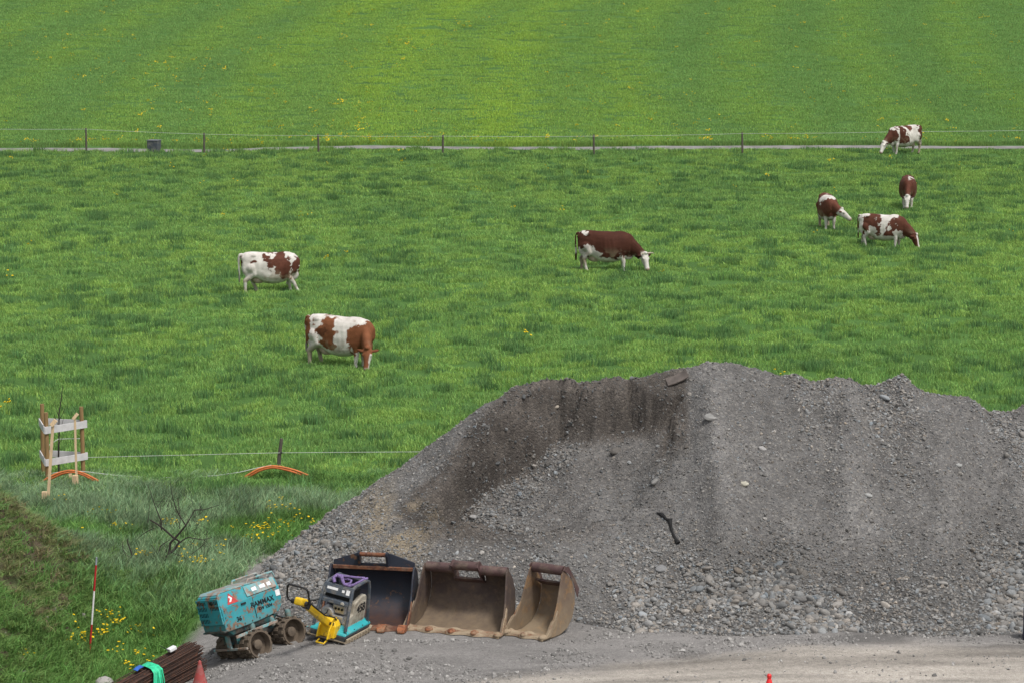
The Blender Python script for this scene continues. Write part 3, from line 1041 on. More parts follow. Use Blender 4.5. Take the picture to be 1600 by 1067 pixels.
def cow_shape(steps, neck_yaw, head_drop, head_yaw, head_pitch, horned=True):
    """returns (mesh pieces, landmarks). x forward, z up, hooves at z = 0.
    steps: forward offset of the hooves (front left, front right, hind left, hind right); left = +y"""
    mb = MB()
    prof = [(-1.07, 1.20, .13, .10), (-1.03, 1.15, .25, .19), (-.92, 1.10, .36, .265), (-.75, 1.06, .42, .30), (-.55, 1.01, .47, .325), (-.3, .93, .53, .385),
            (-.05, .905, .545, .415), (.2, .91, .535, .40), (.42, .935, .50, .345), (.60, .98, .445, .285), (.76, 1.01, .375, .225), (.88, 1.03, .25, .15), (.95, 1.03, .14, .09)]
    mb.rings([superring(*p) for p in prof])
    for s in (-1, 1):
        mb.ellipsoid((-.66, s * .225, 1.36), (.11, .06, .06))         # hip bones
        mb.ellipsoid((-1.02, s * .12, 1.28), (.08, .06, .07))          # pin bones
        mb.ellipsoid((.50, s * .20, .98), (.20, .09, .36))             # shoulders
        mb.ellipsoid((-.80, s * .185, .95), (.26, .105, .38))            # thighs
    mb.ellipsoid((.40, 0, 1.40), (.26, .07, .07))                      # withers
    mb.ellipsoid((.70, 0, .68), (.22, .12, .22))                       # brisket
    mb.ellipsoid((-.48, 0, .56), (.26, .18, .19))                      # udder
    for sx_, sy_ in ((-.38, .07), (-.38, -.07), (-.54, .07), (-.54, -.07)):
        mb.tube([(sx_, sy_, .50), (sx_, sy_, .38)], [.028, .022], 8)
    hooves = []
    for s, st in ((1, steps[0]), (-1, steps[1])):
        y = s * .165
        k = .25 * st
        pts = [(.52, s * .17, .82), (.50 + k * .3, y, .62), (.53 + st * .55, y, .40), (.52 + st * .85, y, .20), (.53 + st, y, .10), (.56 + st, y, .035)]
        cone_chain(mb, pts, [.13, .10, .072, .050, .056, .062])
        hooves.append((.56 + st, y))
    for s, st in ((1, steps[2]), (-1, steps[3])):
        y = s * .185
        pts = [(-.76, s * .19, .95), (-.66 + st * .25, s * .20, .74), (-.90 + st * .62, y, .49), (-.88 + st * .84, y, .27), (-.86 + st, y, .11), (-.82 + st, y, .035)]
        cone_chain(mb, pts, [.20, .14, .082, .056, .060, .064])
        hooves.append((-.82 + st, y))
    # tail
    mb.tube([(-1.03, 0, 1.40), (-1.11, 0, 1.38), (-1.155, .01, 1.25), (-1.15, .015, 1.0), (-1.13, .02, .78), (-1.13, .02, .66)], [.045, .042, .034, .027, .027, .03], 8)
    mb.ellipsoid((-1.135, .02, .54), (.038, .042, .15))
    # neck and head, turned about the withers
    ny = math.radians(neck_yaw)
    def nk(p):
        x, y, z = p
        c, s = math.cos(ny), math.sin(ny)
        x -= .70
        return Vector((.70 + x * c - y * s, x * s + y * c, z))
    hz_ = head_drop                                                   # height of the poll
    A, B, Cc = Vector((.62, 0, 1.10)), Vector((1.0, 0, (1.06 + hz_) / 2 + .02)), Vector((1.30, 0, hz_ - .03))
    R = []
    for k in range(9):
        q = k / 8
        p = A.lerp(B, q).lerp(B.lerp(Cc, q), q)
        d = (A.lerp(B, q + .01).lerp(B.lerp(Cc, q + .01), q + .01) - p).normalized()
        up = Vector((-d.z, 0, d.x))
        rv, rh = .33 * (1 - q) + .155 * q, .19 * (1 - q) + .105 * q
        p = p - up * .03
        R.append([nk(p + up * (rv * math.sin(a)) + Vector((0, rh * math.cos(a), 0))) for a in [2 * math.pi * i / 16 for i in range(16)]])
    mb.rings(R)
    for k in range(4):
        q = k / 3
        mb.ellipsoid(nk((.78 + .34 * q, 0, .80 + (hz_ - .92) * .75 * q)), (.12, .05, .12))     # dewlap
    # head frame: origin at the poll, +x towards the muzzle
    H = Matrix.Translation(nk((1.30, 0, hz_))) @ Matrix.Rotation(ny + math.radians(head_yaw), 4, 'Z') @ Matrix.Rotation(math.radians(head_pitch), 4, 'Y')
    def hd(p):
        return H @ Vector(p)
    hp = [(-.07, -.02, .085, .075), (-.02, -.03, .125, .115), (.08, -.045, .145, .125), (.20, -.05, .14, .115), (.31, -.05, .115, .088), (.42, -.05, .095, .078), (.50, -.05, .09, .085), (.555, -.05, .07, .07), (.575, -.05, .04, .04)]
    mb.rings([[hd(p) for p in superring(*q, n=16, e=2.3)] for q in hp])
    mb.ellipsoid(hd((-.03, 0, .10)), (.07, .07, .06))                 # poll tuft
    for s in (-1, 1):
        mb.ellipsoid(hd((.15, s * .10, .03)), (.055, .04, .045))      # brow
        E = H @ Matrix.Translation((.015, s * .20, -.01)) @ Matrix.Rotation(s * -.25, 4, 'X') @ Matrix.Rotation(s * .35, 4, 'Z')
        mb.ellipsoid(E.translation, (.05, .125, .030), 12, 8, E.to_3x3())   # ears
    marks = dict(H=H, hooves=hooves)
    return mb, marks

def remesh(mb, voxel, it):
    me = bpy.data.meshes.new('tmp')
    me.from_pydata(mb.v, [], mb.f)
    bm = bmesh.new()
    bm.from_mesh(me)
    bmesh.ops.recalc_face_normals(bm, faces=bm.faces)
    bm.to_mesh(me)
    bm.free()
    o = bpy.data.objects.new('tmp', me)
    COL.objects.link(o)
    m = o.modifiers.new('r', 'REMESH')
    m.mode = 'VOXEL'
    m.voxel_size = voxel
    m2 = o.modifiers.new('s', 'SMOOTH')
    m2.factor = 0.5
    m2.iterations = it
    bpy.context.view_layer.update()
    dg = bpy.context.evaluated_depsgraph_get()
    res = bpy.data.meshes.new_from_object(o.evaluated_get(dg))
    bpy.data.objects.remove(o)
    bpy.data.meshes.remove(me)
    return res

t = NT('cow_coat')
co = t.coord()
c = t.n('ShaderNodeAttribute', attribute_type='GEOMETRY', attribute_name='tint').outputs['Color']
c = t.mix(1.0, c, t.ramp(t.noise(3.2, 5, 0.6, co), [(0.3, (0.70, 0.68, 0.66)), (0.7, (1.18, 1.18, 1.18))]), 'MULTIPLY')
M_coat = t.bsdf(c, 0.75, 0, t.bump(t.noise(55, 4, 0.6, co), 0.4, 0.012), 0.12)
M_horn = simple('horn', (0.42, 0.36, 0.28), 0.5, 0.35, 10)
M_eye = simple('eye_dark', (0.01, 0.008, 0.007), 0.15, 0.1, 5)

WHITE, BROWN, RED = np.array((0.60, 0.565, 0.52)), np.array((0.098, 0.036, 0.023)), np.array((0.185, 0.070, 0.032))
DARK = np.array((0.05, 0.022, 0.018))

def paint_cow(me, marks, base, patches, legs_white, head, seed, brown, belly_white=0.0, muzzle_dark=False):
    """coat colours per vertex: base coat, then patches (x, z, rx, rz, side, colour) with ragged edges; side 0 = both"""
    n = len(me.vertices)
    co = np.empty(n * 3, np.float32)
    me.vertices.foreach_get('co', co)
    P = co.reshape(-1, 3).astype(float)
    x, y, z = P.T
    w1 = fbm(x * 3.2, y * 3.2, z * 3.2, seed, 4) - 0.5
    w2 = fbm(x * 3.2 + 7, y * 3.2, z * 3.2, seed + 1, 4) - 0.5
    sp = fbm(x * 13, y * 13, z * 13, seed + 2, 3) - 0.5
    C = np.tile(base, (n, 1))
    for (px, pz, rx, rz, side, colr) in patches:
        d = np.sqrt(((x + 0.44 * w1 - px) / rx) ** 2 + ((z + 0.44 * w2 - pz) / rz) ** 2) + 0.55 * sp
        m = np.maximum(smooth(1.03, 0.95, d), smooth(1.75, 1.2, d) * smooth(0.60, 0.63, fbm(x * 6.5, y * 6.5, z * 6.5, seed + 9, 3)))
        if side:
            m = m * smooth(-0.02, 0.06, y * side + 0.12 * w1)
        C = C * (1 - m[:, None]) + colr * m[:, None]
    if belly_white:
        m = smooth(belly_white, belly_white - 0.06, z + 0.35 * w1 + 0.12 * sp) * smooth(1.0, .9, x)
        C = C * (1 - m[:, None]) + WHITE * m[:, None]
    if legs_white:
        m = smooth(legs_white, legs_white - 0.05, z + 0.22 * w1)
        hm = (marks['H'].inverted() @ Vector((0, 0, 0)))
        C = C * (1 - m[:, None]) + WHITE * 0.92 * m[:, None]
    # udder, hooves, stained hocks
    ud = smooth(1.1, 0.9, np.sqrt(((x + .46) / .27) ** 2 + (y / .2) ** 2 + ((z - .54) / .19) ** 2))
    C = C * (1 - ud[:, None]) + np.array((0.46, 0.36, 0.31)) * ud[:, None]
    st = smooth(0.75, 0.45, z) * smooth(-.55, -.75, x) * smooth(-0.05, 0.12, w1 + 0.06) * 0.75
    C = C * (1 - st[:, None]) + np.array((0.24, 0.185, 0.11)) * st[:, None]
    soil = smooth(0.52, 0.66, fbm(x * 5, y * 5, z * 5, seed + 5, 4)) * smooth(1.0, 0.6, z) * 0.55
    C = C * (1 - soil[:, None]) + np.array((0.27, 0.215, 0.145)) * soil[:, None]
    # head in its own frame
    Hi = np.array(marks['H'].inverted())
    Q = P @ Hi[:3, :3].T + Hi[:3, 3]
    hx, hy, hz_ = Q.T
    ishead = (smooth(-.13, -.05, hx + 0.10 * w1) * (np.abs(hy) < .36) * (hz_ > -.26) * (hz_ < .2) * (hx < .7) * (x > .6)) * smooth(-.25, -.2, hz_)
    hc = np.tile(WHITE if head in ('white', 'blaze_white') else brown, (n, 1))
    if head == 'blaze':
        m = smooth(.055, .03, np.abs(hy) + .06 * w2) * smooth(-.02, .03, hz_)
        hc = hc * (1 - m[:, None]) + WHITE * m[:, None]
    if head == 'brown_white_cheek':
        m = smooth(.02, .05, hy * 1.0 + .2 * w1) * smooth(.10, .16, hx)
        hc = hc * (1 - m[:, None]) + WHITE * m[:, None]
    ear = smooth(.13, .16, np.abs(hy)) * (hx < .12)
    hc = hc * (1 - ear[:, None]) + brown * 0.8 * ear[:, None]
    mz = smooth(.49, .53, hx)
    hc = hc * (1 - mz[:, None]) + np.array((0.40, 0.28, 0.24) if not muzzle_dark else (0.12, 0.07, 0.06)) * mz[:, None]
    C = C * (1 - ishead[:, None]) + hc * ishead[:, None]
    hf = smooth(.075, .055, z) * (x < 1.0)
    C = C * (1 - hf[:, None]) + np.array((0.05, 0.042, 0.035)) * hf[:, None]
    # tail switch
    tl = smooth(-1.085, -1.10, x)
    sw = tl * smooth(.72, .62, z)
    C = C * (1 - sw[:, None]) + (base * 0.45 + DARK * 0.4) * sw[:, None]
    col_attr(me, 'tint', np.clip(C, 0, 1))

def make_cow(label, foot_uv, heading, steps, neck_yaw, head_drop, head_yaw, head_pitch, coat, scale=1.0, horned=True, sink=0.0):
    """foot_uv: photo pixel on the ground under the middle of the body"""
    mb, marks = cow_shape(steps, neck_yaw, head_drop, head_yaw, head_pitch)
    me = remesh(mb, 0.021, 5)
    me.name = 'body'
    # uneven hide: hollows of the flank, ribs and muscle
    n_ = len(me.vertices)
    cc, nn = np.empty(n_ * 3, np.float32), np.empty(n_ * 3, np.float32)
    me.vertices.foreach_get('co', cc)
    me.vertex_normals.foreach_get('vector', nn)
    cc, nn = cc.reshape(-1, 3), nn.reshape(-1, 3)
    sd_ = coat['seed']
    dsp = 0.045 * (fbm(cc[:, 0] * 2.6, cc[:, 1] * 2.6, cc[:, 2] * 2.2, sd_, 3) - 0.5)
    trunk = smooth(.62, .8, cc[:, 2]) * smooth(.85, .6, cc[:, 0])
    dsp = dsp - 0.022 * np.exp(-(((cc[:, 0] + .42) / .13) ** 2 + ((cc[:, 2] - 1.2) / .15) ** 2)) * trunk
    dsp = dsp + 0.0028 * np.sin(cc[:, 0] * 42 + 5 * cc[:, 2]) * smooth(-.30, -.1, cc[:, 0]) * smooth(.4, .2, cc[:, 0]) * smooth(.65, .8, cc[:, 2]) * smooth(1.35, 1.15, cc[:, 2])
    dsp = dsp * np.where(cc[:, 2] < .6, 0.35, 1.0)
    me.vertices.foreach_set('co', (cc + nn * dsp[:, None].astype(np.float32)).ravel())
    me.update()
    paint_cow(me, marks, **coat)
    me.materials.clear()
    me.materials.append(M_coat)
    me.polygons.foreach_set('use_smooth', np.ones(len(me.polygons), bool))
    gx_, gy_, gz_ = at_g(*foot_uv)
    root = thing('cow', label, 'cow', (gx_, gy_, gz_ - sink), (0, 0, math.radians(heading)), 'brown and white cows grazing in the pasture')
    root.scale = (scale,) * 3
    body = bpy.data.objects.new('body', me)
    COL.objects.link(body)
    body.parent = root
    H = marks['H']
    for s in (-1, 1):
        if horned:
            pts = [H @ Vector(p) for p in ((-.015, s * .09, .09), (-.02, s * .17, .115), (.0, s * .235, .15), (.045, s * .26, .215))]
            MB().tube(pts, [.032, .027, .02, .008], 8).build('horn', M_horn, root)
        MB().ellipsoid(H @ Vector((.155, s * .118, .015)), (.024, .024, .024), 8, 6).build('eye', M_eye, root)
    return root

B_, W_ = BROWN, WHITE
make_cow('white and rust-brown patched cow nearest the gravel heap, head lowered towards the camera', (536, 571), -24, (.02, -.06, .10, -.06), -58, .66, -18, 62,
         dict(base=WHITE, brown=RED, seed=101, legs_white=0, head='brown_white_cheek', patches=[(-1.0, 1.22, .22, .27, 0, RED), (-1.05, .85, .12, .25, 0, RED), (-.33, 1.05, .25, .42, 0, RED), (-.28, .72, .22, .17, 0, RED),
              (-.52, 1.0, .12, .16, 0, RED * .55), (.62, .88, .28, .30, 0, RED), (.95, .9, .36, .50, 0, RED)]), 0.99, False, .10)
make_cow('mostly white cow with rust-brown flank blotches, walking, at the left of the pasture', (426, 455), 12, (.12, .34, .34, -.10), 84, .70, 30, 55,
         dict(base=WHITE, brown=BROWN, seed=131, legs_white=0, head='white', patches=[(.32, .98, .30, .28, 0, BROWN * 1.1), (.15, 1.28, .30, .11, 0, BROWN * 1.1), (-.22, 1.28, .12, .10, 0, BROWN), (-.18, 1.02, .11, .16, 0, BROWN), (.05, .82, .13, .12, 0, BROWN),
              (.25, 1.42, .12, .10, 0, BROWN), (-.62, 1.2, .08, .08, 0, BROWN), (.42, .80, .22, .18, 0, BROWN), (.0, 1.1, .12, .14, 0, BROWN), (-.2, 1.42, .14, .06, 0, BROWN), (.80, 1.0, .16, .28, 0, BROWN), (-1.06, 1.15, .05, .15, 0, BROWN)]), 0.95, False, .10)
make_cow('solid dark brown cow with a white face, grazing in the middle of the pasture', (950, 422), -7, (-.02, .06, -.08, .12), -12, .66, -38, 64,
         dict(base=BROWN * 0.68, brown=BROWN * 0.6, seed=151, legs_white=.42, head='white', belly_white=.56, patches=[(-.95, .62, .25, .25, 0, WHITE * .8), (-.62, .72, .18, .17, 0, WHITE * .8), (-.85, 1.47, .2, .05, 0, WHITE), (.52, .62, .12, .10, 0, WHITE), (-.85, .85, .10, .14, 0, WHITE * .7), (-.45, .62, .22, .12, 0, WHITE * .8)]), 0.98, True, .10)
make_cow('brown cow with a broad white saddle, lowest of the three grazing at the right', (1382, 387), -22, (.05, -.05, -.12, .12), -8, .64, -14, 66,
         dict(base=BROWN, brown=BROWN, seed=171, legs_white=.62, head='blaze', belly_white=.60, patches=[(.12, 1.32, .30, .30, 0, WHITE), (-.02, 1.0, .16, .26, 0, WHITE), (.3, .95, .08, .1, 0, WHITE), (-.4, .85, .16, .12, 0, WHITE), (-.98, 1.38, .22, .10, 0, WHITE), (-1.0, .9, .12, .45, 0, WHITE), (-.5, .62, .3, .16, 0, WHITE), (.62, .62, .15, .25, 0, WHITE), (.3, 1.4, .3, .18, 0, WHITE), (-.75, 1.42, .15, .08, 0, WHITE)]), 0.88, False, .08)
make_cow('brown cow with white back streak and white head turned right, left of the group', (1293, 359), -86, (.03, -.03, -.05, .05), 34, .90, 34, 36,
         dict(base=BROWN * 1.25, brown=BROWN, seed=191, legs_white=.60, head='white', patches=[(.35, 1.47, .5, .12, 0, WHITE), (.1, 1.4, .25, .2, -1, WHITE)]), 0.92, False)
make_cow('brown white-faced cow standing head-on, farthest back of the three cows at the right', (1418, 326), -97, (.03, -.03, -.05, .05), -4, .66, 0, 66,
         dict(base=BROWN, brown=DARK, seed=211, legs_white=.55, head='white', patches=[(.2, 1.46, .5, .09, 1, WHITE)]), 0.90, False)
make_cow('brown and white cow grazing beside the farm path, facing left', (1411, 242), 212, (.05, -.05, -.02, .10), 6, .64, 4, 58,
         dict(base=WHITE, brown=BROWN * .8, seed=233, legs_white=.55, head='blaze_white', patches=[(-.95, 1.1, .22, .38, 0, BROWN * .8), (.35, 1.05, .2, .5, 0, BROWN * .75), (1.05, .95, .42, .38, 0, BROWN * .8), (-.1, 1.4, .18, .12, 0, BROWN), (.1, .75, .15, .2, 0, BROWN * .8)]), 1.0, False)
# ================================================================== MACHINES AND BUCKETS
def frame_matrix(origin, right, fwd):
    f = Vector(fwd).normalized()
    r = Vector(right)
    r = (r - f * r.dot(f)).normalized()
    u = r.cross(f)
    M = Matrix.Identity(4)
    for i in range(3):
        M[i][0], M[i][1], M[i][2], M[i][3] = r[i], f[i], u[i], origin[i]
    return M

def text_part(name, body, size, mat, parent, M, depth=0.003, label=None):
    cu = bpy.data.curves.new('tmp_text', 'FONT')
    cu.body = body
    cu.size = size
    cu.extrude = depth
    cu.offset = size * 0.02
    cu.align_x = 'CENTER'
    cu.align_y = 'CENTER'
    to = bpy.data.objects.new('tmp_text', cu)
    COL.objects.link(to)
    bpy.context.view_layer.update()
    me = bpy.data.meshes.new_from_object(to.evaluated_get(bpy.context.evaluated_depsgraph_get()))
    bpy.data.objects.remove(to)
    bpy.data.curves.remove(cu)
    me.name = name
    me.materials.clear()
    me.materials.append(mat)
    o = bpy.data.objects.new(name, me)
    COL.objects.link(o)
    o.parent = parent
    o.matrix_local = M
    if label: o['label'] = label
    return o

def face_x(x, y, z, lean=0.0):
    """text frame on a face looking along +x, reading along +y, letters upright along z"""
    return Matrix.Translation((x, y, z)) @ Matrix(((0, 0, 1, 0), (1, 0, 0, 0), (0, 1, 0, 0), (0, 0, 0, 1))) @ Matrix.Rotation(lean, 4, 'X')

M_teal = worn('teal_paint_worn', (0.035, 0.27, 0.31), (0.20, 0.115, 0.075), 0.45, 7, (0.20, 0.17, 0.13), 0.25, 0.5, 0.2, zdirt=(.42, .80))
M_tealtop = worn('teal_paint_rusty_top', (0.10, 0.34, 0.37), (0.24, 0.16, 0.115), 0.52, 5, (0.36, 0.34, 0.31), 0.45, 0.5, 0.25)
M_teal2 = worn('teal_paint_clean', (0.03, 0.33, 0.36), (0.12, 0.14, 0.14), 0.36, 6, (0.28, 0.26, 0.22), 0.2, 0.45, 0.15)
M_tealdk = worn('teal_chassis_oily', (0.015, 0.10, 0.105), (0.03, 0.03, 0.03), 0.52, 9, (0.12, 0.10, 0.08), 0.4, 0.55, 0.3)
M_mudsteel = worn('muddy_steel', (0.06, 0.048, 0.04), (0.04, 0.032, 0.026), 0.5, 9, (0.145, 0.11, 0.078), 0.8, 0.85, 0.7)
M_black = simple('black_rubber', (0.012, 0.012, 0.013), 0.55, 0.3, 20)
M_hole = simple('dark_opening', (0.006, 0.007, 0.007), 0.8, 0.2, 20)
M_yellow = worn('yellow_paint', (0.72, 0.46, 0.015), (0.30, 0.20, 0.06), 0.38, 8, (0.20, 0.15, 0.08), 0.12, 0.42, 0.12)
M_grey = worn('slate_grey_steel', (0.055, 0.068, 0.085), (0.10, 0.09, 0.08), 0.40, 9, (0.20, 0.18, 0.15), 0.25, 0.5, 0.15)
M_beige = worn('beige_belt_guard', (0.40, 0.37, 0.30), (0.26, 0.23, 0.18), 0.42, 6, (0.24, 0.20, 0.15), 0.45, 0.6, 0.15)
M_alu = simple('engine_alloy', (0.36, 0.36, 0.36), 0.4, 0.4, 14, 0.4)
M_white = simple('white_sticker', (0.72, 0.72, 0.72), 0.5, 0.12, 20)
M_redst = simple('red_sticker', (0.42, 0.045, 0.04), 0.5, 0.35, 10)
M_ink = simple('black_ink', (0.008, 0.008, 0.010), 0.6, 0.2, 30)
M_dirtplate = worn('plate_caked_clay', (0.27, 0.22, 0.16), (0.12, 0.09, 0.06), 0.43, 7, (0.34, 0.28, 0.20), 0.6, 0.9, 0.6)
M_purple = simple('purple_webbing', (0.16, 0.11, 0.25), 0.8, 0.4, 18)

# ---------------------------------------------------------------- trench roller
gx_, gy_, gz_ = at_g(413, 1023)
Rm = frame_matrix((0, 0, 0), (0.70, -0.70, 0.235), (0.70, 0.70, 0.115))
org = Vector((gx_, gy_, gz_ - 0.06)) - Rm.to_3x3() @ Vector((0.46, -0.37, 0.0))
Rm.translation = org
roller = thing('trench_roller', 'battered teal trench roller with muddy padded drums, tilted at the foot of the heap', 'trench roller')
roller.matrix_world = Rm
def hood_sec(y, zb, zm, zt, wb, wm, wt):
    return [(wb, y, zb), (wm, y, zm), (wt, y, zt), (-wt, y, zt), (-wm, y, zm), (-wb, y, zb)]
MB().rings([hood_sec(-.86, .62, .98, 1.20, .30, .315, .27), hood_sec(-.80, .60, 1.0, 1.24, .31, .325, .275), hood_sec(-.20, .60, 1.02, 1.23, .31, .325, .265), hood_sec(.10, .62, 1.02, 1.20, .31, .325, .25), hood_sec(.28, .64, 1.02, 1.19, .31, .32, .24), hood_sec(.40, .76, 1.02, 1.19, .30, .31, .24)]).build('hood', M_teal, roller, 0.012, False)
MB().rings([[(wt, y, z), (-wt, y, z), (-wt, y, z + .02), (wt, y, z + .02)] for (y, z, wt) in ((-.83, 1.213, .265), (-.78, 1.242, .272), (-.20, 1.232, .262), (.08, 1.206, .25))]).build('hood_lid', M_tealtop, roller, 0.006, False)
MB().rings([[(.327, y, 1.045), (.270, y, 1.215), (.280, y, 1.222), (.337, y, 1.052)] for y in (-.30, .02, .34)]).build('side_rust_panel', M_tealtop, roller, 0.004, False)
# grille: dark recess behind teal bars
g = MB().box(-.285, .285, -.880, -.855, .76, 1.17)
g.build('grille_opening', M_hole, roller)
g = MB()
for zz in (.76, .862, .964, 1.066, 1.16):
    g.box(-.30, .30, -.892, -.862, zz - .016, zz + .016)
for xx in np.linspace(-.287, .287, 15):
    if abs(xx) < .03:
        g.box(-.045, .045, -.890, -.862, .772, 1.15)
    else:
        g.box(xx - .0075, xx + .0075, -.886, -.862, .772, 1.15)
g.build('grille', M_teal, roller, 0, False)
MB().box(.02, .27, -.889, -.866, .775, .955).build('grille_panel', M_teal, roller, .004, False)
MB().lathe([(0, -.905), (.032, -.905), (.034, -.87), (0, -.87)], 'y', 14, Matrix.Translation((.13, 0, 1.11))).build('exhaust_pipe', M_black, roller)
MB().rings([[(.30, -.90, z), (.30, -.5, z), (-.30, -.5, z), (-.30, -.90, z)] for z in (.60, .63)] ).build('front_skirt', M_tealdk, roller, .008, False)
MB().rings([[(w, -.84 + k, z), (w, .30 - k, z), (-w, .30 - k, z), (-w, -.84 + k, z)] for (w, z, k) in ((.16, .44, .26), (.26, .52, .12), (.29, .605, .02))]).build('engine_sump', M_tealdk, roller, .01, False)
ch = MB().box(-.19, .19, -.62, .66, .33, .47)
for yy in (-.37, .37):
    ch.box(-.10, .10, yy - .09, yy + .09, .16, .40)
ch.build('chassis', M_tealdk, roller, .01, False)
for (xx, yy) in ((.26, -.30), (.26, .12), (.24, .50), (-.26, -.3), (-.26, .12)):
    MB().lathe([(.0, .44), (.045, .44), (.05, .47), (.05, .56), (.04, .60), (0, .60)], 'z', 12, Matrix.Translation((xx, yy, 0))).build('rubber_mount', M_teal, roller)
MB().beam((.30, -.70, .47), (.30, .20, .49), .02, .05).build('side_rail', M_tealtop, roller, .004, False)
# drums: left and right shell on each axle with padded tread
for yy in (-.37, .37):
    for sgn in (-1, 1):
        x0, x1 = (.07, .46) if sgn > 0 else (-.46, -.07)
        o_, i_ = (x1, x0) if sgn > 0 else (x0, x1)
        k = .14 * sgn
        d = MB().lathe([(.0, i_), (.235, i_), (.235, o_), (.205, o_), (.195, o_ - k), (.0, o_ - k)], 'x', 30, Matrix.Translation((0, yy, .245)))
        for a in range(14):
            for b in range(3):
                an = 2 * math.pi * (a + .5 * (b % 2)) / 14
                xc = x0 + .065 + b * .13
                Mx = Matrix.Translation((xc, yy, .245)) @ Matrix.Rotation(an, 4, 'X')
                d.box(-.05, .05, -.03, .03, .232, .258, Mx)
        drum = d.build('drum', M_mudsteel, roller, 0.004, False)
        MB().lathe([(0, o_ - k * 1.05), (.085, o_ - k * 1.05), (.085, o_ - k * .45), (.06, o_ - k * .35), (0, o_ - k * .35)], 'x', 16, Matrix.Translation((0, yy, .245))).build('hub', M_alu if sgn < 0 else M_mudsteel, drum, .004)
for yy, dy in ((-.37, -.285), (.37, .285)):
    s = MB().box(-.45, .47, yy + dy - .02, yy + dy + .02, .24, .275)
    s.box(-.05, .05, yy + dy - .018, yy + dy + .018, .25, .52)
    s.build('scraper', M_tealtop, roller, .005, False)
bl_ = MB()
for yy in np.linspace(-.78, .34, 8):
    bl_.lathe([(0, .0), (.013, .0), (.011, .010), (0, .010)], 'x', 6, Matrix.Translation((.315, yy, .645)))
for zz in (.72, .84, .95):
    bl_.lathe([(0, .0), (.011, .0), (.009, .010), (0, .010)], 'x', 6, Matrix.Translation((.320, -.82, zz)))
bl_.build('bolt_row', M_mudsteel, roller, 0, False)
MB().box(.316, .3245, -.205, -.197, .655, 1.02).build('panel_gap', M_hole, roller)
MB().prism([(-.46, .0), (-.36, .0), (-.36, .03), (-.46, .03)], .32, .345, 'yz', Matrix.Translation((0, 0, .95))).build('hood_latch', M_black, roller, .004, False)
MB().tube([(.18, -.50, .58), (.30, -.46, .50), (.30, -.36, .42), (.20, -.30, .40)], .014, 6).build('hydraulic_hose', M_black, roller)
MB().tube([(.18, .24, .60), (.31, .30, .52), (.29, .40, .44), (.18, .42, .42)], .014, 6).build('hydraulic_hose', M_black, roller)
MB().tube([(.20, -.16, 1.245), (.215, -.12, 1.30), (.215, .40, 1.29), (.20, .44, 1.20)], .017, 8).build('hood_rail', M_tealtop, roller)
MB().tube([(-.20, -.16, 1.245), (-.215, -.12, 1.30), (-.215, .40, 1.29), (-.20, .44, 1.20)], .017, 8).build('hood_rail', M_tealtop, roller)
MB().box(-.05, .05, .40, .52, .80, .92).build('rear_bracket', M_tealdk, roller, .01, False)
ln = math.atan2(.057, .22)
text_part('lettering', 'RAMMAX', .118, M_ink, roller, face_x(.324, -.02, .885))
text_part('lettering', 'RW 1504', .075, M_ink, roller, face_x(.321, .02, .785))
text_part('lettering', '36', .105, M_ink, roller, face_x(.321, -.56, .745))
sl = Matrix.Translation((.3035, -.60, 1.11)) @ Matrix.Rotation(-math.atan2(.05, .22), 4, 'Y')
MB().prism([(-.02 - .10, -.085), (.115, -.085), (-.03, .10)], .0, .005, 'yz', sl).build('warning_sticker', M_redst, roller)
MB().prism([(-.075, -.05), (-.035, -.05), (.01, .0), (-.035, .055), (-.06, .03), (-.03, .0)], .005, .009, 'yz', sl).build('sticker_emblem', M_white, roller)
MB().prism([(-.04, -.05), (.05, -.05), (.05, .05), (-.04, .05)], .0, .004, 'yz', Matrix.Translation((.318, .33, .94))).build('white_decal', M_white, roller)
for yy, w in ((-.12, .05), (.06, .06), (.2, .04)):
    MB().prism([(-w, -.03), (w, -.03), (w, .035), (-w, .03)], .012, .015, 'yz', Matrix.Translation((.304, yy, 1.13)) @ Matrix.Rotation(-math.atan2(.057, .17), 4, 'Y')).build('faded_decal', M_white, roller)

# ---------------------------------------------------------------- reversible plate compactor
gx_, gy_, gz_ = at_g(508, 1004)
psi = math.radians(24)
Cm = frame_matrix((0, 0, 0), (math.cos(psi), -math.sin(psi), -0.15), (math.sin(psi), math.cos(psi), 0.02))
Cm.translation = Vector((gx_, gy_, gz_ + 0.005)) - Cm.to_3x3() @ Vector((0, -.50, -.02))
comp = thing('plate_compactor', 'vibrating plate compactor with yellow drawbar, grey guard frame and the number 458', 'plate compactor')
comp.matrix_world = Cm
pl = [(-.52, .06), (-.40, .0), (.40, .0), (.53, .09), (.53, .115), (.40, .03), (-.40, .03), (-.52, .085)]
MB().prism(pl, -.35, .35, 'yz').build('base_plate', M_dirtplate, comp, .005, False)
fl = MB()
for s in (-1, 1):
    fl.box(s * .35 - .015, s * .35 + .015, -.42, .44, .028, .10)
    for yy in np.linspace(-.34, .38, 8):
        fl.box(s * .35 - .03 if s < 0 else s * .35 + .013, s * .35 - .013 if s < 0 else s * .35 + .035, yy - .012, yy + .012, .03, .095)
fl.build('plate_rib', M_dirtplate, comp, .003, False)
MB().rings([[(w, y0, z), (w, y1, z), (-w, y1, z), (-w, y0, z)] for (w, y0, y1, z) in ((.30, -.44, .46, .032), (.33, -.46, .48, .13), (.325, -.455, .475, .15))]).build('exciter_housing', M_grey, comp, .01, False)
MB().rings([[(w, y0, z), (w, y1, z), (-w, y1, z), (-w, y0, z)] for (w, y0, y1, z) in ((.335, -.46, .48, .15), (.335, -.44, .47, .18), (.14, -.22, .40, .31))]).build('engine_deck', M_teal2, comp, .008, False)
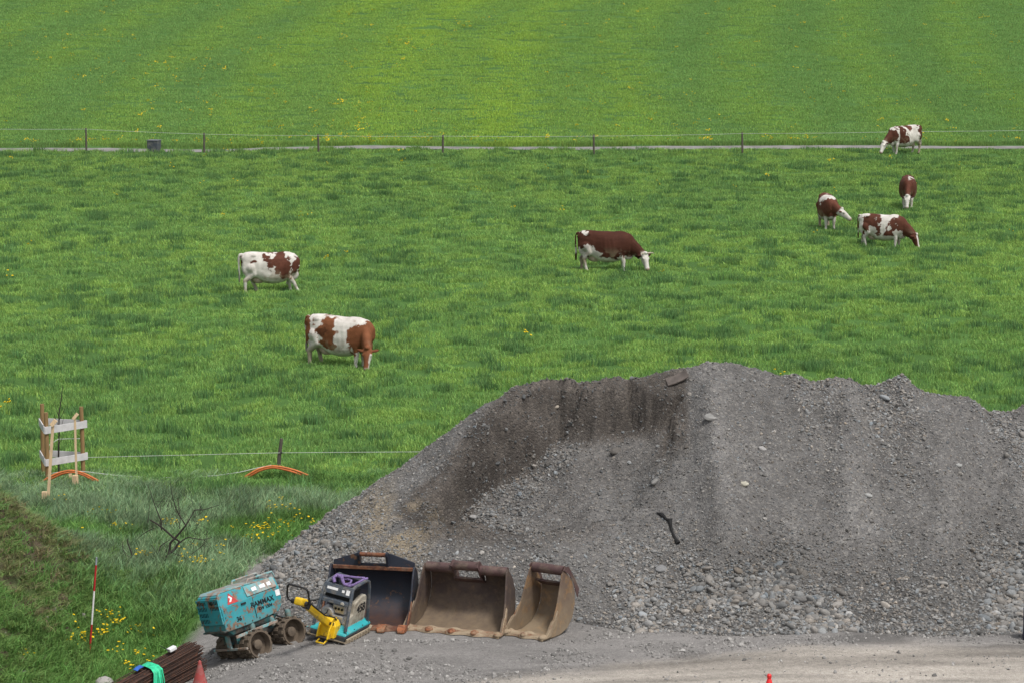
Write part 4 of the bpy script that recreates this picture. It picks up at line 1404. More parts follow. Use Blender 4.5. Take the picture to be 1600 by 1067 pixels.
# guard frame
fr = MB()
for s in (-1, 1):
    fr.tube([(s * .30, -.40, .22), (s * .285, -.33, .50), (s * .265, -.24, .82), (s * .25, -.20, .90), (s * .25, -.12, .925), (s * .255, .27, .945), (s * .265, .36, .91), (s * .275, .39, .80), (s * .29, .43, .22)], .030, 8)
for p in ((-.20, .90), (.36, .905)):
    fr.tube([(-.25, p[0], p[1]), (.25, p[0], p[1])], .026, 8)
fr.build('guard_frame', M_grey, comp)
def slant(z0, z1, out):
    """slab between the front posts following their lean"""
    f = lambda z: -.40 + (z - .22) / .68 * .20
    return [(f(z0) - out, z0), (f(z1) - out, z1), (f(z1) + .05, z1), (f(z0) + .05, z0)]
MB().prism(slant(.76, .90, .035), -.245, .245, 'yz').build('control_panel', M_grey, comp, .012, False)
MB().prism(slant(.62, .685, .045), -.25, .25, 'yz').build('cross_bar', M_grey, comp, .012, False)
MB().prism([(q[0] + .035, q[1]) for q in slant(.69, .755, .0)], -.235, .235, 'yz').build('panel_recess', M_hole, comp)
for (xa, xb, za, zb) in ((-.20, .0, .835, .875), (.08, .13, .825, .865), (.16, .225, .80, .88)):
    MB().prism(slant(za, zb, .0385)[:2] + [(q[0] + .0035, q[1]) for q in slant(za, zb, .0385)[:2]][::-1], xa, xb, 'yz').build('label_sticker', M_white, comp)
q = slant(.632, .672, .049)
MB().lathe([(0, 0), (.035, 0), (.035, .004), (0, .004)], 'y', 16, Matrix.Translation((.15, q[0][0] + .0, .652)) @ Matrix.Rotation(.28, 4, 'X')).build('round_sticker', M_white, comp)
q = slant(.84, .87, .0425)
text_part('lettering', 'DIESEL', .03, M_ink, comp, Matrix.Translation((-.10, q[0][0] + .003, .855)) @ Matrix.Rotation(math.radians(90) - .28, 4, 'X'), .001) if False else None
# engine seen through the frame
en = MB().box(-.17, .16, -.18, .30, .29, .60)
en.build('engine_block', M_grey, comp, .02, False)
MB().box(-.06, .17, -.25, -.17, .44, .585).build('valve_cover', M_alu, comp, .015, False)
for xx in (0.0, .06, .12):
    MB().lathe([(0, -.262), (.022, -.262), (.022, -.24), (0, -.24)], 'y', 12, Matrix.Translation((xx, 0, .525))).build('port_hole', M_hole, comp)
MB().lathe([(0, -.30), (.10, -.30), (.125, -.27), (.125, -.2), (0, -.2)], 'y', 20, Matrix.Translation((-.13, 0, .42))).build('recoil_starter', M_alu, comp)
MB().tube([(-.16, -.31, .40), (-.12, -.32, .44), (-.10, -.33, .50)], .007, 6).build('starter_cord', M_black, comp)
MB().box(-.17, .17, -.02, .30, .60, .80).build('fuel_tank', M_hole, comp, .03, False)
MB().box(-.10, .17, -.30, -.18, .30, .42).build('engine_mount', M_alu, comp, .01, False)
# belt guard with the number
bg_ = [(-.28, .20), (.40, .20), (.42, .62), (.36, .68), (.20, .68), (-.02, .60), (-.06, .42), (-.22, .38), (-.28, .30)]
MB().prism(bg_, .15, .245, 'yz').build('belt_guard', M_beige, comp, .02, False)
MB().prism([(-.0, .28), (.36, .28), (.37, .58), (.20, .60), (.02, .53)], .244, .252, 'yz').build('guard_panel', M_beige, comp, .004, False)
text_part('lettering', '458', .20, M_ink, comp, face_x(.2535, .20, .48))
# drawbar
MB().rings([[(w, y0, z), (w, y1, z), (-w + .02, y1, z), (-w + .02, y0, z)] for (w, y0, y1, z) in ((.17, -.55, -.36, .10), (.17, -.53, -.33, .30), (.12, -.48, -.33, .38))]).build('drawbar_bracket', M_yellow, comp, .012, False)
for s in (-1, 1):
    MB().prism([(-.66, .10), (-.45, .08), (-.38, .42), (-.48, .44), (-.62, .24)], s * .10 - .012, s * .10 + .012, 'yz').build('hinge_plate', M_yellow, comp, .006, False)
MB().lathe([(0, -.125), (.03, -.125), (.03, .125), (0, .125)], 'x', 12, Matrix.Translation((0, -.50, .33))).build('hinge_pin', M_black, comp)
MB().tube([(-.07, -.60, .06), (-.07, -.70, .03), (.07, -.70, .03), (.07, -.60, .06)], .016, 8).build('lifting_loop', M_yellow, comp)
MB().beam((0, -.46, .30), (0, -1.36, .86), .10, .115).build('drawbar', M_yellow, comp, .014, False)
MB().beam((0, -1.33, .84), (0, -1.48, .935), .125, .13).build('drawbar_collar', M_black, comp, .012, False)
MB().beam((0, -1.46, .93), (0, -1.70, 1.01), .15, .13).build('control_head', M_yellow, comp, .03, False)
MB().lathe([(0, .07), (.045, .07), (.04, .10), (0, .10)], 'x', 14, Matrix.Translation((.005, -1.56, .95))).build('head_knob', M_black, comp)
hp_ = [(-.12, -1.66, .97), (-.19, -1.68, 1.0), (-.205, -1.70, 1.06), (-.19, -1.76, 1.24), (-.16, -1.77, 1.275), (-.10, -1.775, 1.285), (.12, -1.775, 1.285), (.17, -1.77, 1.27), (.195, -1.75, 1.22), (.205, -1.70, 1.06), (.19, -1.68, 1.0), (.10, -1.62, .94)]
MB().tube(hp_, .017, 8).build('handle_loop', M_black, comp)
MB().lathe([(0, -.13), (.04, -.13), (.04, -.07), (0, -.07)], 'x', 12, Matrix.Translation((0, -1.66, .98))).build('handle_boss', M_black, comp)

MB().tube([(.10, -.34, .34), (.13, -.52, .46), (.085, -.80, .56), (.075, -1.10, .74), (.08, -1.40, .92)], .013, 6).build('control_hose', M_black, comp)
MB().tube([(-.10, -.30, .34), (-.12, -.46, .44), (-.08, -.70, .50), (-.07, -1.0, .68)], .011, 6).build('control_hose', M_black, comp)
bb_ = MB()
for s in (-1, 1):
    for yy in (-.40, -.1, .2, .42):
        bb_.lathe([(0, 0), (.022, 0), (.022, .018), (0, .018)], 'z', 6, Matrix.Translation((s * .31, yy, .178)))
bb_.build('bolt_row', M_grey, comp, 0, False)

# purple lifting sling lying over the guard frame
sling = thing('lifting_sling', 'purple webbing sling knotted over the top of the plate compactor', 'sling')
sling.matrix_world = Cm
MB().tube([(-.10, -.20, .945), (-.15, -.16, 1.0), (-.12, -.10, 1.045), (-.03, -.10, 1.03), (.03, -.16, .985), (.08, -.20, .955), (.16, -.19, .945), (.21, -.10, .955), (.22, .05, .965), (.23, .20, .975), (.26, .30, .985)], [.028, .034, .036, .034, .030, .024, .024, .022, .02, .02, .02], 8).build('webbing', M_purple, sling)
MB().tube([(-.12, -.10, 1.045), (-.02, .02, 1.02), (.10, .16, .995), (.22, .28, .985)], [.030, .022, .02, .02], 8).build('webbing', M_purple, sling)
MB().tube([(.08, -.20, .955), (.14, -.10, .96), (.10, .02, .975), (-.0, .05, .965), (-.08, -.02, .97)], .02, 8).build('webbing', M_purple, sling)

# ---------------------------------------------------------------- excavator buckets
M_b2 = worn('bucket_brown_primer', (0.066, 0.046, 0.040), (0.085, 0.056, 0.042), 0.45, 5, (0.23, 0.17, 0.105), 0.5, 0.75, 0.3, zdirt=(-.35, .62))
M_b3 = worn('bucket_clay_stained', (0.105, 0.07, 0.052), (0.19, 0.105, 0.05), 0.46, 4, (0.27, 0.21, 0.135), 0.6, 0.75, 0.3, zdirt=(-.35, 1.1))
M_b1 = worn('bucket_navy_paint', (0.017, 0.021, 0.033), (0.11, 0.055, 0.03), 0.39, 6, (0.10, 0.045, 0.022), 0.3, 0.5, 0.2, zdirt=(-.25, .38))
M_tube = worn('bucket_tube_maroon', (0.085, 0.047, 0.045), (0.06, 0.035, 0.03), 0.45, 7, (0.16, 0.12, 0.09), 0.25, 0.6, 0.2)
M_rust = worn('bare_rust', (0.16, 0.062, 0.03), (0.10, 0.04, 0.025), 0.5, 9, (0.2, 0.13, 0.085), 0.3, 0.85, 0.5)
M_tooth = worn('tooth_rust', (0.26, 0.09, 0.038), (0.16, 0.06, 0.03), 0.5, 9, (0.27, 0.19, 0.12), 0.3, 0.85, 0.5)
M_lip = worn('worn_lip', (0.22, 0.16, 0.10), (0.17, 0.075, 0.04), 0.47, 8, (0.33, 0.26, 0.18), 0.5, 0.8, 0.4)

SH = [(0, .035), (.25, .012), (.50, .012), (.74, .07), (.92, .21), (1.02, .41), (1.04, .63), (.97, .83), (.84, .97)]
FRONT = [(.70, 1.06), (.64, 1.0), (.54, .75), (.43, .50), (.29, .29), (.22, .27), (.08, .13), (.0, .06)]

def bucket(name, label, lip_uv, psi_deg, w_lip, w_top, mats, style, hs=1.0):
    m_shell, m_tube, m_lip, m_tooth = mats
    psi = math.radians(psi_deg)
    bx, by, bz = at_g(*lip_uv)
    root = thing(name, label, 'excavator bucket', (bx, by, bz), (0, 0, -psi), 'excavator buckets stood in front of the gravel heap')
    def wide(x, y, z):
        k = np.clip(z / 1.0, 0, 1) * 0.6 + np.clip(y / 1.0, 0, 1) * 0.4
        return (x * (w_lip * (1 - k) + w_top * k) / w_lip, y, z * hs)
    W = w_lip / 2
    th = .028
    def shell(x0, x1, prof, M=None):
        P = [Vector((0, p[0], p[1])) for p in prof]
        outer = []
        for k, p in enumerate(P):
            t_ = (P[min(k + 1, len(P) - 1)] - P[max(k - 1, 0)]).normalized()
            n = Vector((0, t_.z, -t_.y))
            outer.append(p + n * th)
        mb = MB()
        xs = np.linspace(x0, x1, max(2, int((x1 - x0) / .2) + 2))
        mb.rings([[(x, q.y, q.z) for q in P] + [(x, q.y, q.z) for q in outer[::-1]] for x in xs])
        return mb
    w0 = {'window': .30, 'narrow': .24, 'hopper': 9}[style]
    if style == 'hopper':
        prof = SH[:-1] + [(.90, .88)]
        shell(-W, W, prof).xform(wide).build('shell', m_shell, root, 0, True)
    else:
        low = SH[:-2] + [(1.01, .74)]
        if style == 'narrow':
            shell(-W, W, low).xform(wide).build('shell', m_shell, root, 0, True)
        else:
            shell(-W, -w0, SH).xform(wide).build('shell', m_shell, root, 0, True)
            shell(-w0 + .002, w0 - .002, low).xform(wide).build('shell', m_shell, root, 0, True)
            shell(w0, W, SH).xform(wide).build('shell', m_shell, root, 0, True)
        # slanting plate below the window
        MB().prism([(1.0, .735), (.985, .70), (.80, .80), (.815, .835)], -w0 if style != 'narrow' else -W + .03, w0 if style != 'narrow' else W - .03, 'yz').xform(wide).build('window_sill', m_tube, root, .006, False)
    side = [(p[0], p[1]) for p in SH] + FRONT
    if style == 'hopper':
        side = [(p[0], p[1]) for p in SH[:-1]] + [(.90, .90), (.80, .95), (.74, .96), (.62, .78), (.50, .50), (.34, .28), (.0, .06)]
    for s in (-1, 1):
        x0, x1 = sorted((s * W, s * (W + .03)))
        sp = MB().prism(side, x0, x1, 'yz').xform(wide).build('side_plate', m_shell, root, .006, False)
        # welded wear edge along the lower front of the side plate
        ws = MB().prism([(.0, .062), (.08, .132), (.22, .272), (.29, .292), (.40, .44), (.44, .40), (.33, .20), (.14, .05), (.0, .035)], *(sorted((s * (W + .032), s * (W + .055)))), 'yz').xform(wide).build('side_cutter', m_lip, root, .006, False)
    # lip with scallops
    nx = 41
    vs = []
    per = {'window': 4.0, 'narrow': 2.0, 'hopper': 4.0}[style]
    pts = []
    for k in range(nx):
        x = -W - .02 + (2 * W + .04) * k / (nx - 1)
        c_ = math.cos(2 * math.pi * per * (k / (nx - 1)))
        pts.append((x, -.06 - .035 * c_, .02 * max(0, c_)))
    mb = MB()
    mb.rings([[(p[0], p[1], .012), (p[0], p[1] + .02, .045 + p[2]), (p[0], .16, .062 + p[2] * 1.2), (p[0], .18, .03)] for p in pts])
    mb.xform(wide).build('cutting_edge', m_lip, root, 0, True)
    nt = {'window': 5, 'narrow': 3, 'hopper': 5}[style]
    for k in range(nt):
        x = (-W + .02) + (2 * W - .04) * k / (nt - 1)
        tb = MB()
        if style == 'hopper':
            tb.rings([[(x + a * w, y, .02 + z) for a, z in ((-1, 0), (1, 0), (1, h_), (-1, h_))] for (y, w, h_) in ((-.20, .05, .03), (-.16, .07, .07), (-.02, .075, .11), (.10, .06, .05))])
        else:
            tb.ellipsoid((x, -.01, .055), (.075, .09, .05), 12, 8)
        tb.xform(wide).build('tooth', m_tooth if (k not in (0, nt - 1) or style == 'hopper') else m_lip, root, .008 if style == 'hopper' else 0, style != 'hopper')
    # top tube
    if style == 'window':
        for (a, b) in ((-W, -.285), (.285, W)):
            MB().lathe([(0, a), (.088, a), (.088, b), (0, b)], 'x', 18, Matrix.Translation((0, .775, .985))).xform(wide).build('top_tube', m_tube, root, 0, True)
        MB().lathe([(0, -.255), (.085, -.255), (.085, .255), (0, .255)], 'x', 18, Matrix.Translation((0, .70, 1.06))).xform(wide).build('hinge_tube', m_tube, root, 0, True)
        for s in (-1, 1):
            MB().prism([(.60, 1.06), (.64, 1.145), (.74, 1.155), (.86, 1.06), (1.0, .78), (.98, .72), (.80, .82), (.72, .93)], s * .27 - .017, s * .27 + .017, 'yz').xform(wide).build('hinge_plate', m_tube, root, .006, False)
    elif style == 'narrow':
        MB().lathe([(0, -W + .01), (.085, -W + .01), (.085, W - .01), (0, W - .01)], 'x', 18, Matrix.Translation((0, .76, 1.04))).xform(wide).build('top_tube', m_tube, root, 0, True)
        for s in (-1, 1):
            x0, x1 = sorted((s * (W + .034), s * (W - .05 * 0 + .05)))
            MB().prism([(.66, 1.07), (.72, 1.12), (.84, 1.11), (1.06, .84), (1.16, .66), (1.10, .52), (1.05, .62), (.99, .80), (.86, .96)], x0, x1, 'yz').xform(wide).build('hinge_plate', m_tube, root, .006, False)
    else:
        # raised back panel with a gap for the quick coupler
        top = [(-W, .885), (-W, 1.0), (-.30, 1.135), (-.235, 1.14), (-.235, .965), (.235, .965), (.235, 1.14), (.30, 1.135), (W, 1.0), (W, .885)]
        MB().prism(top, .87, .90, 'xz').xform(lambda x, y, z: (x * w_top / w_lip, y + (z - .9) * .12, z * hs)).build('back_panel', M_b1, root, .005, False)
        MB().beam((-W, .845, .89), (W, .845, .89), .05, .06).xform(wide).build('lip_bar', M_rust, root, .006, False)
        for s in (-1, 1):
            MB().prism([(.905, .90), (.83, .90), (.80, 1.0), (.74, 1.12), (.74, 1.17), (.80, 1.19), (.88, 1.16), (.93, 1.05)], s * .25 - .02, s * .25 + .02, 'yz').xform(lambda x, y, z: (x, y, z * hs)).build('hinge_plate', m_tube, root, .006, False)
        MB().lathe([(0, -.24), (.038, -.24), (.038, .24), (0, .24)], 'x', 14, Matrix.Translation((0, .80, 1.135 * hs))).build('hinge_pin', M_rust, root)
    return root

bucket('excavator_bucket', 'dark navy wide bucket with a rusty pin on top, behind the plate compactor', (566, 984), 11, 1.46, 1.44, (M_b1, M_b1, M_rust, M_tooth), 'hopper', 1.0)
bucket('excavator_bucket', 'widest maroon-brown bucket with a window under its raised top tube, middle of the three', (706, 990), 19, 1.70, 1.44, (M_b2, M_tube, M_lip, M_tooth), 'window', .97)
bucket('excavator_bucket', 'narrow clay-stained trenching bucket turned left, rightmost of the three', (820, 996), 33, .78, .60, (M_b3, M_tube, M_lip, M_lip), 'narrow', 1.0)
# ================================================================== FENCES, GUARD, SMALL THINGS
def wood(name, c, var=0.3):
    t = NT(name)
    co = t.coord()
    mp = t.n('ShaderNodeMapping')
    mp.inputs['Scale'].default_value = (14, 14, 1.2)
    t.l(co, mp.inputs[0])
    f = t.noise(3, 6, 0.6, mp.outputs[0], 0.4)
    cc = t.ramp(f, [(0.3, tuple(x * (1 - var) for x in c)), (0.7, tuple(min(1, x * (1 + var)) for x in c))])
    return t.bsdf(cc, 0.8, 0, t.bump(f, 0.3, 0.006), 0.25)
M_post = wood('weathered_post', (0.10, 0.085, 0.07))
M_brown = wood('treated_brown_post', (0.26, 0.165, 0.075))
M_pale = wood('fresh_sawn_wood', (0.62, 0.45, 0.28), 0.2)
M_board = simple('grey_white_board', (0.55, 0.53, 0.53), .8, .15, 5)
M_rope = simple('pale_rope', (0.50, 0.52, 0.48), 0.8, 0.2, 20)
M_orange = simple('orange_conduit', (0.60, 0.17, 0.05), 0.5, 0.25, 8)
M_bark = wood('dark_bark', (0.045, 0.036, 0.032), 0.4)
M_box = worn('grey_box', (0.06, 0.07, 0.09), (0.10, 0.10, 0.10), 0.4, 5, (0.22, 0.2, 0.17), 0.3, 0.5)

# far fence along the farm path
fence = thing('pasture_fence', 'thin wire fence on dark wooden posts along the farm path', 'fence', (0, 0, 0))
tops = []
for (u_, v0, v1) in ((135, 235, 197), (319, 238, 207), (498, 240, 211), (692, 242, 212), (928, 243, 212), (1160, 240, 208)):
    X_, Y_, Z_ = at_g(u_, v1 + (v0 - v1))
    Y_ = min(Y_, path_c(X_) - 1.35)
    X_ = (u_ - 800) / FPX * (Y_ * math.cos(PITCH) + 12 * math.sin(PITCH))
    Z_ = gz(X_, Y_)
    h = (v0 - v1) / FPX * Y_ * 1.02
    ln_ = random.uniform(-.03, .03)
    MB().tube([(X_, Y_, Z_ - .2), (X_ + ln_ * .5, Y_, Z_ + h * .5), (X_ + ln_, Y_, Z_ + h)], [.055, .052, .048], 9).build('post', M_post, fence)
    tops.append(Vector((X_ + ln_, Y_ - .05, Z_ + h - .06)))
tops = [tops[0] + Vector((-7.5, .2, .02))] + tops + [tops[-1] + Vector((7.9, .4, .06)), tops[-1] + Vector((17, 1.2, .12))]
wp = []
for a, b in zip(tops[:-1], tops[1:]):
    for k in range(8):
        q = k / 8
        p = a.lerp(b, q)
        p.z -= .03 * 4 * q * (1 - q) * random.uniform(.6, 1.0)
        wp.append(p)
wp.append(tops[-1])
MB().tube(wp, .0075, 5).build('wire', M_rope, fence)

# grey box beside the path
X_, Y_, Z_ = at_g(241, 239)
bx = thing('trough_box', 'small dark grey box standing in the grass by the farm path', 'box', (X_, Y_, Z_ - .03), (0, 0, math.radians(-18)))
MB().box(-.28, .28, -.26, .26, 0, .64).build('bin', M_box, bx, .02, False)
MB().box(-.30, .30, -.28, .28, .642, .685).build('lid', simple('box_lid', (0.13, 0.135, 0.15), .5), bx, .01, False)

# near electric fence
X_, Y_, Z_ = at_g(437, 731)
ef = thing('electric_fence', 'low electric fence with one leaning grey post and a pale tape wire', 'fence', (0, 0, 0))
MB().tube([(X_ - .03, Y_, Z_ - .1), (X_, Y_, Z_ + .3), (X_ + .05, Y_, Z_ + .66)], [.045, .042, .036], 8).build('post', M_post, ef)
MB().tube([(X_ + .03, Y_ - .04, Z_ + .36), (X_ + .07, Y_ - .06, Z_ + .35)], [.02, .016], 6).build('insulator', M_black, ef)
wp = []
for k in range(25):
    q = k / 24
    x = X_ - 4.3 + 9.7 * q
    sag = .10 if x < X_ else .02
    d = abs(x - X_)
    z = Z_ + .355 - (.022 * d if x < X_ else -.004 * d) - .0
    wp.append((x, Y_ - .05 + .015 * (x - X_), z))
MB().tube(wp, .0055, 5).build('wire', M_rope, ef)

# tree guard round a sapling
CX, CY, CZ = at_g(91, 746)
guard = thing('tree_guard', 'three brown posts joined by two bands of pale boards round a sapling', 'tree guard', (CX, CY, CZ))
R_g = .54
ang = {'left': 135, 'front': -105, 'right': 15}
C_ = {k: Vector((R_g * math.cos(math.radians(a)), R_g * math.sin(math.radians(a)), 0)) for k, a in ang.items()}
for k, h in (('left', 1.55), ('front', 1.52), ('right', 1.53)):
    p = C_[k]
    MB().tube([p + Vector((0, 0, -.2)), p + Vector((0, 0, .7)), p + Vector((random.uniform(-.02, .02), 0, h))], [.050, .048, .045], 10).build('post', M_brown, guard)
for (z0, z1) in ((1.07, 1.225), (.37, .52)):
    for a, b in (('left', 'front'), ('front', 'right'), ('left', 'right')):
        pa, pb = C_[a] * 1.10, C_[b] * 1.10
        dd = (pb - pa).normalized()
        off = Vector((dd.y, -dd.x, 0))
        off = off if off.dot(pa + pb) > 0 else -off
        lift = {'front': 0, 'left': .006, 'right': 0}[b if a == 'front' else a]
        pa, pb = pa + off * .03 - dd * .04, pb + off * .03 + dd * .04
        MB().beam((pa.x, pa.y, (z0 + z1) / 2 + lift), (pb.x, pb.y, (z0 + z1) / 2 + lift), .022, z1 - z0).build('board', M_board, guard, .003, False)
tie = MB().tube([C_['right'] + Vector((-.05, -.02, .84)), Vector((.02, .0, .85)), C_['front'] + Vector((.03, .05, .80))], .008, 5)
tie.build('tie', M_rope, guard)
sap = thing('sapling', 'bare thin young tree inside the board guard', 'young tree', (CX + .02, CY, CZ))
MB().tube([(0, 0, -.1), (.0, 0, .5), (.02, .02, 1.0), (.03, .0, 1.4), (.09, 0, 1.75), (.12, 0, 2.0)], [.022, .02, .017, .014, .010, .005], 7).build('trunk', M_bark, sap)
tw = MB()
for (a, b, c) in ((.95, .12, 1.35), (1.1, -.10, 1.45), (1.25, .17, 1.6), (1.35, -.08, 1.7), (.75, .10, .95)):
    tw.tube([(.02, 0, a), (.02 + b * .6, random.uniform(-.05, .05), (a + c) / 2), (.02 + b, random.uniform(-.08, .08), c)], [.008, .005, .003], 5)
tw.build('twig', M_bark, sap)

def stake(name, label, b_uv, t_uv, w, mat, head=False):
    X_, Y_, Z_ = at_g(*b_uv)
    tx, _, tz = at_y(*t_uv, Y_ + .05)
    o = thing(name, label, 'stake', (X_, Y_, Z_))
    MB().beam((0, 0, -.1), (tx - X_, .05, tz - Z_), w, w * .8, (0, 1, 0)).build('shaft', mat, o, .004, False)
    if head:
        MB().beam((tx - X_ - .04, .03, tz - Z_ - .06), (tx - X_ + .06, .05, tz - Z_ + .06), w * 1.5, w * 1.2, (0, 1, 0)).build('head_block', mat, o, .005, False)
    return o
stake('wooden_stake', 'pale new timber stake leaning in front of the guard, left one', (74, 787), (83, 660), .058, M_pale, True)
stake('wooden_stake', 'thin pale stake standing at the right post of the guard', (120, 764), (117, 650), .045, M_pale, True)
def peg(label, uv, h, w):
    X_, Y_, Z_ = at_g(*uv)
    o = thing('wooden_peg', label, 'peg', (X_, Y_, Z_), (0, 0, random.uniform(-.4, .4)))
    MB().box(-w / 2, w / 2, -w * .4, w * .4, -.1, h).build('block', M_pale, o, .006, False)
peg('short square wooden peg at the foot of the left leaning stake', (70, 791), .31, .10)
peg('short square wooden peg at the foot of the right thin stake', (118, 764), .30, .11)
peg('wooden peg half hidden under the orange pipes by the guard', (110, 752), .22, .07)

def conduit(label, uvs, lo, n=3):
    """arched bundle of pipes given by photo points along its back"""
    base = at_g(*lo)
    o = thing('orange_conduit', label, 'cable conduit', base, group='orange pipes arching out of the grass')
    P = []
    for (u_, v_) in uvs:
        x, y, z = at_y(u_, v_, base[1])
        P.append(Vector((x, y, z)) - Vector(base))
    for k in range(n):
        off = Vector((0, -.07 + .07 * k, -.030 * k + .018 * (k % 2)))
        sp = [-.04 * (k - 1), 0.03 * (k - 1)]
        Q = []
        for i in range(len(P) - 1):
            for q in (0, .33, .66):
                Q.append(P[i].lerp(P[i + 1], q) + off + Vector((0, 0, -.015 * k * abs(i / (len(P) - 2) - .5) * 2)))
        Q.append(P[-1] + off)
        Q = [Q[0]] + [(Q[i - 1] + Q[i] * 2 + Q[i + 1]) / 4 for i in range(1, len(Q) - 1)] + [Q[-1]]
        MB().tube(Q, .021, 8).build('pipe', M_orange, o)
    return o
conduit('orange pipes arching low under the guard of the sapling', [(62, 754), (75, 745), (92, 737), (109, 733), (124, 735), (139, 741), (155, 750)], (109, 757))
conduit('orange pipes arching below the leaning fence post', [(376, 749), (388, 740), (404, 731), (424, 726), (442, 728), (462, 733), (482, 741)], (424, 748))
rp = thing('slack_rope', 'pale slack rope strung low between the two orange pipe arches', 'rope')
a_, b_ = at_g(109, 752), at_g(424, 741)
Yr = (a_[1] + b_[1]) / 2 - .1
Q = [Vector(at_y(u_, v_, Yr)) for (u_, v_) in ((20, 750), (50, 745), (80, 739), (109, 734), (140, 737), (180, 742), (220, 744.5), (260, 745.5), (300, 745), (340, 742), (375, 737), (400, 731), (424, 726))]
MB().tube(Q, .009, 5).build('strand', M_rope, rp)

# dead bush
BX, BY, BZ = at_g(256, 882)
bush = thing('dead_bush', 'bare dark twisted bush among the grass and dandelions', 'bush', (BX, BY, BZ))
pm = 1.0 / 6.67 / 88.0
def bp(path, r0, r1, nm='branch'):
    pts = []
    for (cx, cy) in path:
        pts.append(Vector(((cx - 545) * pm, 0, (935 - cy) * pm)))
    sw = random.uniform(-.35, .35)
    n = len(pts)
    for i, p in enumerate(pts):
        p.y = sw * max(0, p.z) + random.uniform(-.015, .015)
        p.x += random.uniform(-.006, .006)
    rs_ = [1.05 * (r0 + (r1 - r0) * i / (n - 1)) for i in range(n)]
    MB().tube(pts, rs_, 6).build(nm, M_bark, bush)
    return pts
random.seed(12)
bp([(545, 950), (560, 880), (605, 815), (620, 690), (660, 650), (730, 575), (800, 490)], .030, .016)
bp([(605, 815), (660, 770), (715, 690), (650, 650), (530, 550), (460, 500), (380, 462)], .026, .012)
bp([(715, 690), (770, 640), (830, 605), (900, 620), (1000, 640), (1090, 610)], .014, .005)
bp([(800, 490), (830, 430), (895, 322), (1000, 315), (1100, 285), (1170, 260)], .014, .004)
bp([(800, 490), (740, 380), (700, 300), (670, 180), (650, 60), (650, 0)], .013, .004)
bp([(525, 550), (525, 450), (480, 340), (440, 220), (410, 110), (370, 40)], .014, .004)
bp([(380, 462), (390, 380), (400, 270)], .008, .003)
bp([(640, 810), (740, 845), (790, 870), (880, 800), (960, 740), (1020, 670)], .013, .004)
bp([(560, 880), (640, 900), (740, 920), (800, 900), (860, 920), (1040, 850)], .024, .008)
bp([(545, 875), (480, 820), (510, 740), (560, 700), (610, 670)], .012, .006)
bp([(460, 500), (380, 540), (300, 600), (240, 660)], .009, .003)
bp([(710, 560), (715, 440), (700, 330), (690, 230)], .009, .003)
bp([(480, 820), (430, 760), (400, 720)], .008, .003)
for _ in range(60):
    cx, cy = random.uniform(420, 1050), random.uniform(250, 850)
    bp([(cx, cy), (cx + random.uniform(-50, 60), cy - random.uniform(30, 90)), (cx + random.uniform(-90, 110), cy - random.uniform(70, 170))], .005, .002, 'twig')
BX, BY, BZ = at_g(196, 882)
bush = thing('dead_shrub', 'small bare forked dark stem just left of the dead bush', 'bush', (BX, BY, BZ))
bp([(545, 950), (590, 880), (625, 830), (600, 770), (570, 700), (565, 650)], .022, .008)
bp([(600, 850), (545, 830), (520, 760), (510, 690)], .012, .004)
bp([(620, 840), (650, 790), (640, 760)], .008, .003)

# ranging pole
X_, Y_, Z_ = at_g(140, 1023)
tx, _, tz = at_y(151, 870, Y_)
pole = thing('ranging_pole', 'red and white surveying pole stuck upright in the grassy bank', 'surveying pole', (X_, Y_, Z_))
M_pr, M_pw, M_pg = simple('pole_red', (0.46, 0.022, 0.03), .4, .15), simple('pole_white', (0.74, 0.72, 0.70), .4, .1), simple('pole_tip_grey', (0.28, 0.30, 0.33), .4, .15)
dv = Vector((tx - X_, 0, tz - Z_))
for a, b, m in ((-.12, .31, M_pr), (.31, .655, M_pw), (.655, .92, M_pr), (.92, 1.0, M_pg)):
    MB().tube([dv * (a + .0005), dv * (b - .0005)], .0165, 10).build('band', m, pole)

# bundle of reinforcing bars
M_rebar = worn('rusty_rebar', (0.055, 0.030, 0.022), (0.12, 0.05, 0.028), 0.47, 14, (0.025, 0.018, 0.016), 0.4, 0.85, 0.4)
ex, ey, ez = at_g(318, 1052)
d_ = Vector((.70, .60, .27)).normalized()
p_ = Vector((.65, -.76, -.02)).normalized()
n_ = p_.cross(d_).normalized()
if n_.z < 0: n_ = -n_
RO = Vector((ex, ey, ez)) + n_ * .02 - p_ * .30 + d_ * .02
bundle = thing('rebar_bundle', 'stack of rusty brown reinforcing bars lying on the slope below the roller', 'steel bars', RO)
bar = MB().tube([(-2.6, 0, 0), (-1.3, .004, .002), (0, 0, 0)], .0095, 6)
bar0 = None
Mb = Matrix.Identity(3)
for i in range(3):
    Mb[i][0], Mb[i][1], Mb[i][2] = d_[i], p_[i], n_[i]
for lay in range(17):
    for q in range(8):
        pos = p_ * (q * .048 + random.uniform(-.015, .015)) + n_ * (lay * .030 + random.uniform(-.008, .008)) + d_ * random.uniform(-.05, .10)
        rotm = Mb @ Euler((random.uniform(0, 6), random.uniform(-.012, .012) - .010 * (lay - 8) / 8, random.uniform(-.012, .012))).to_matrix()
        if bar0 is None:
            bar0 = bar.build('rebar', M_rebar, bundle)
            o = bar0
        else:
            o = bar0.copy()
            COL.objects.link(o)
            o.parent = bundle
        o.matrix_local = Matrix.Translation(pos) @ rotm.to_4x4()
core = MB().box(-2.5, -.04, .01, .33, .01, .46, Mb.to_4x4())
core.build('packed_bars', M_rebar, bundle)
def bun(s, q, h):
    return RO + d_ * s + p_ * q + n_ * h
M_green = simple('green_webbing', (0.03, 0.50, 0.26), .6, .35, 16)
M_blue = simple('blue_tape', (0.03, 0.12, 0.45), .5, .3, 16)
strap = thing('green_strap', 'bright green webbing strap hanging over the rebar bundle', 'strap')
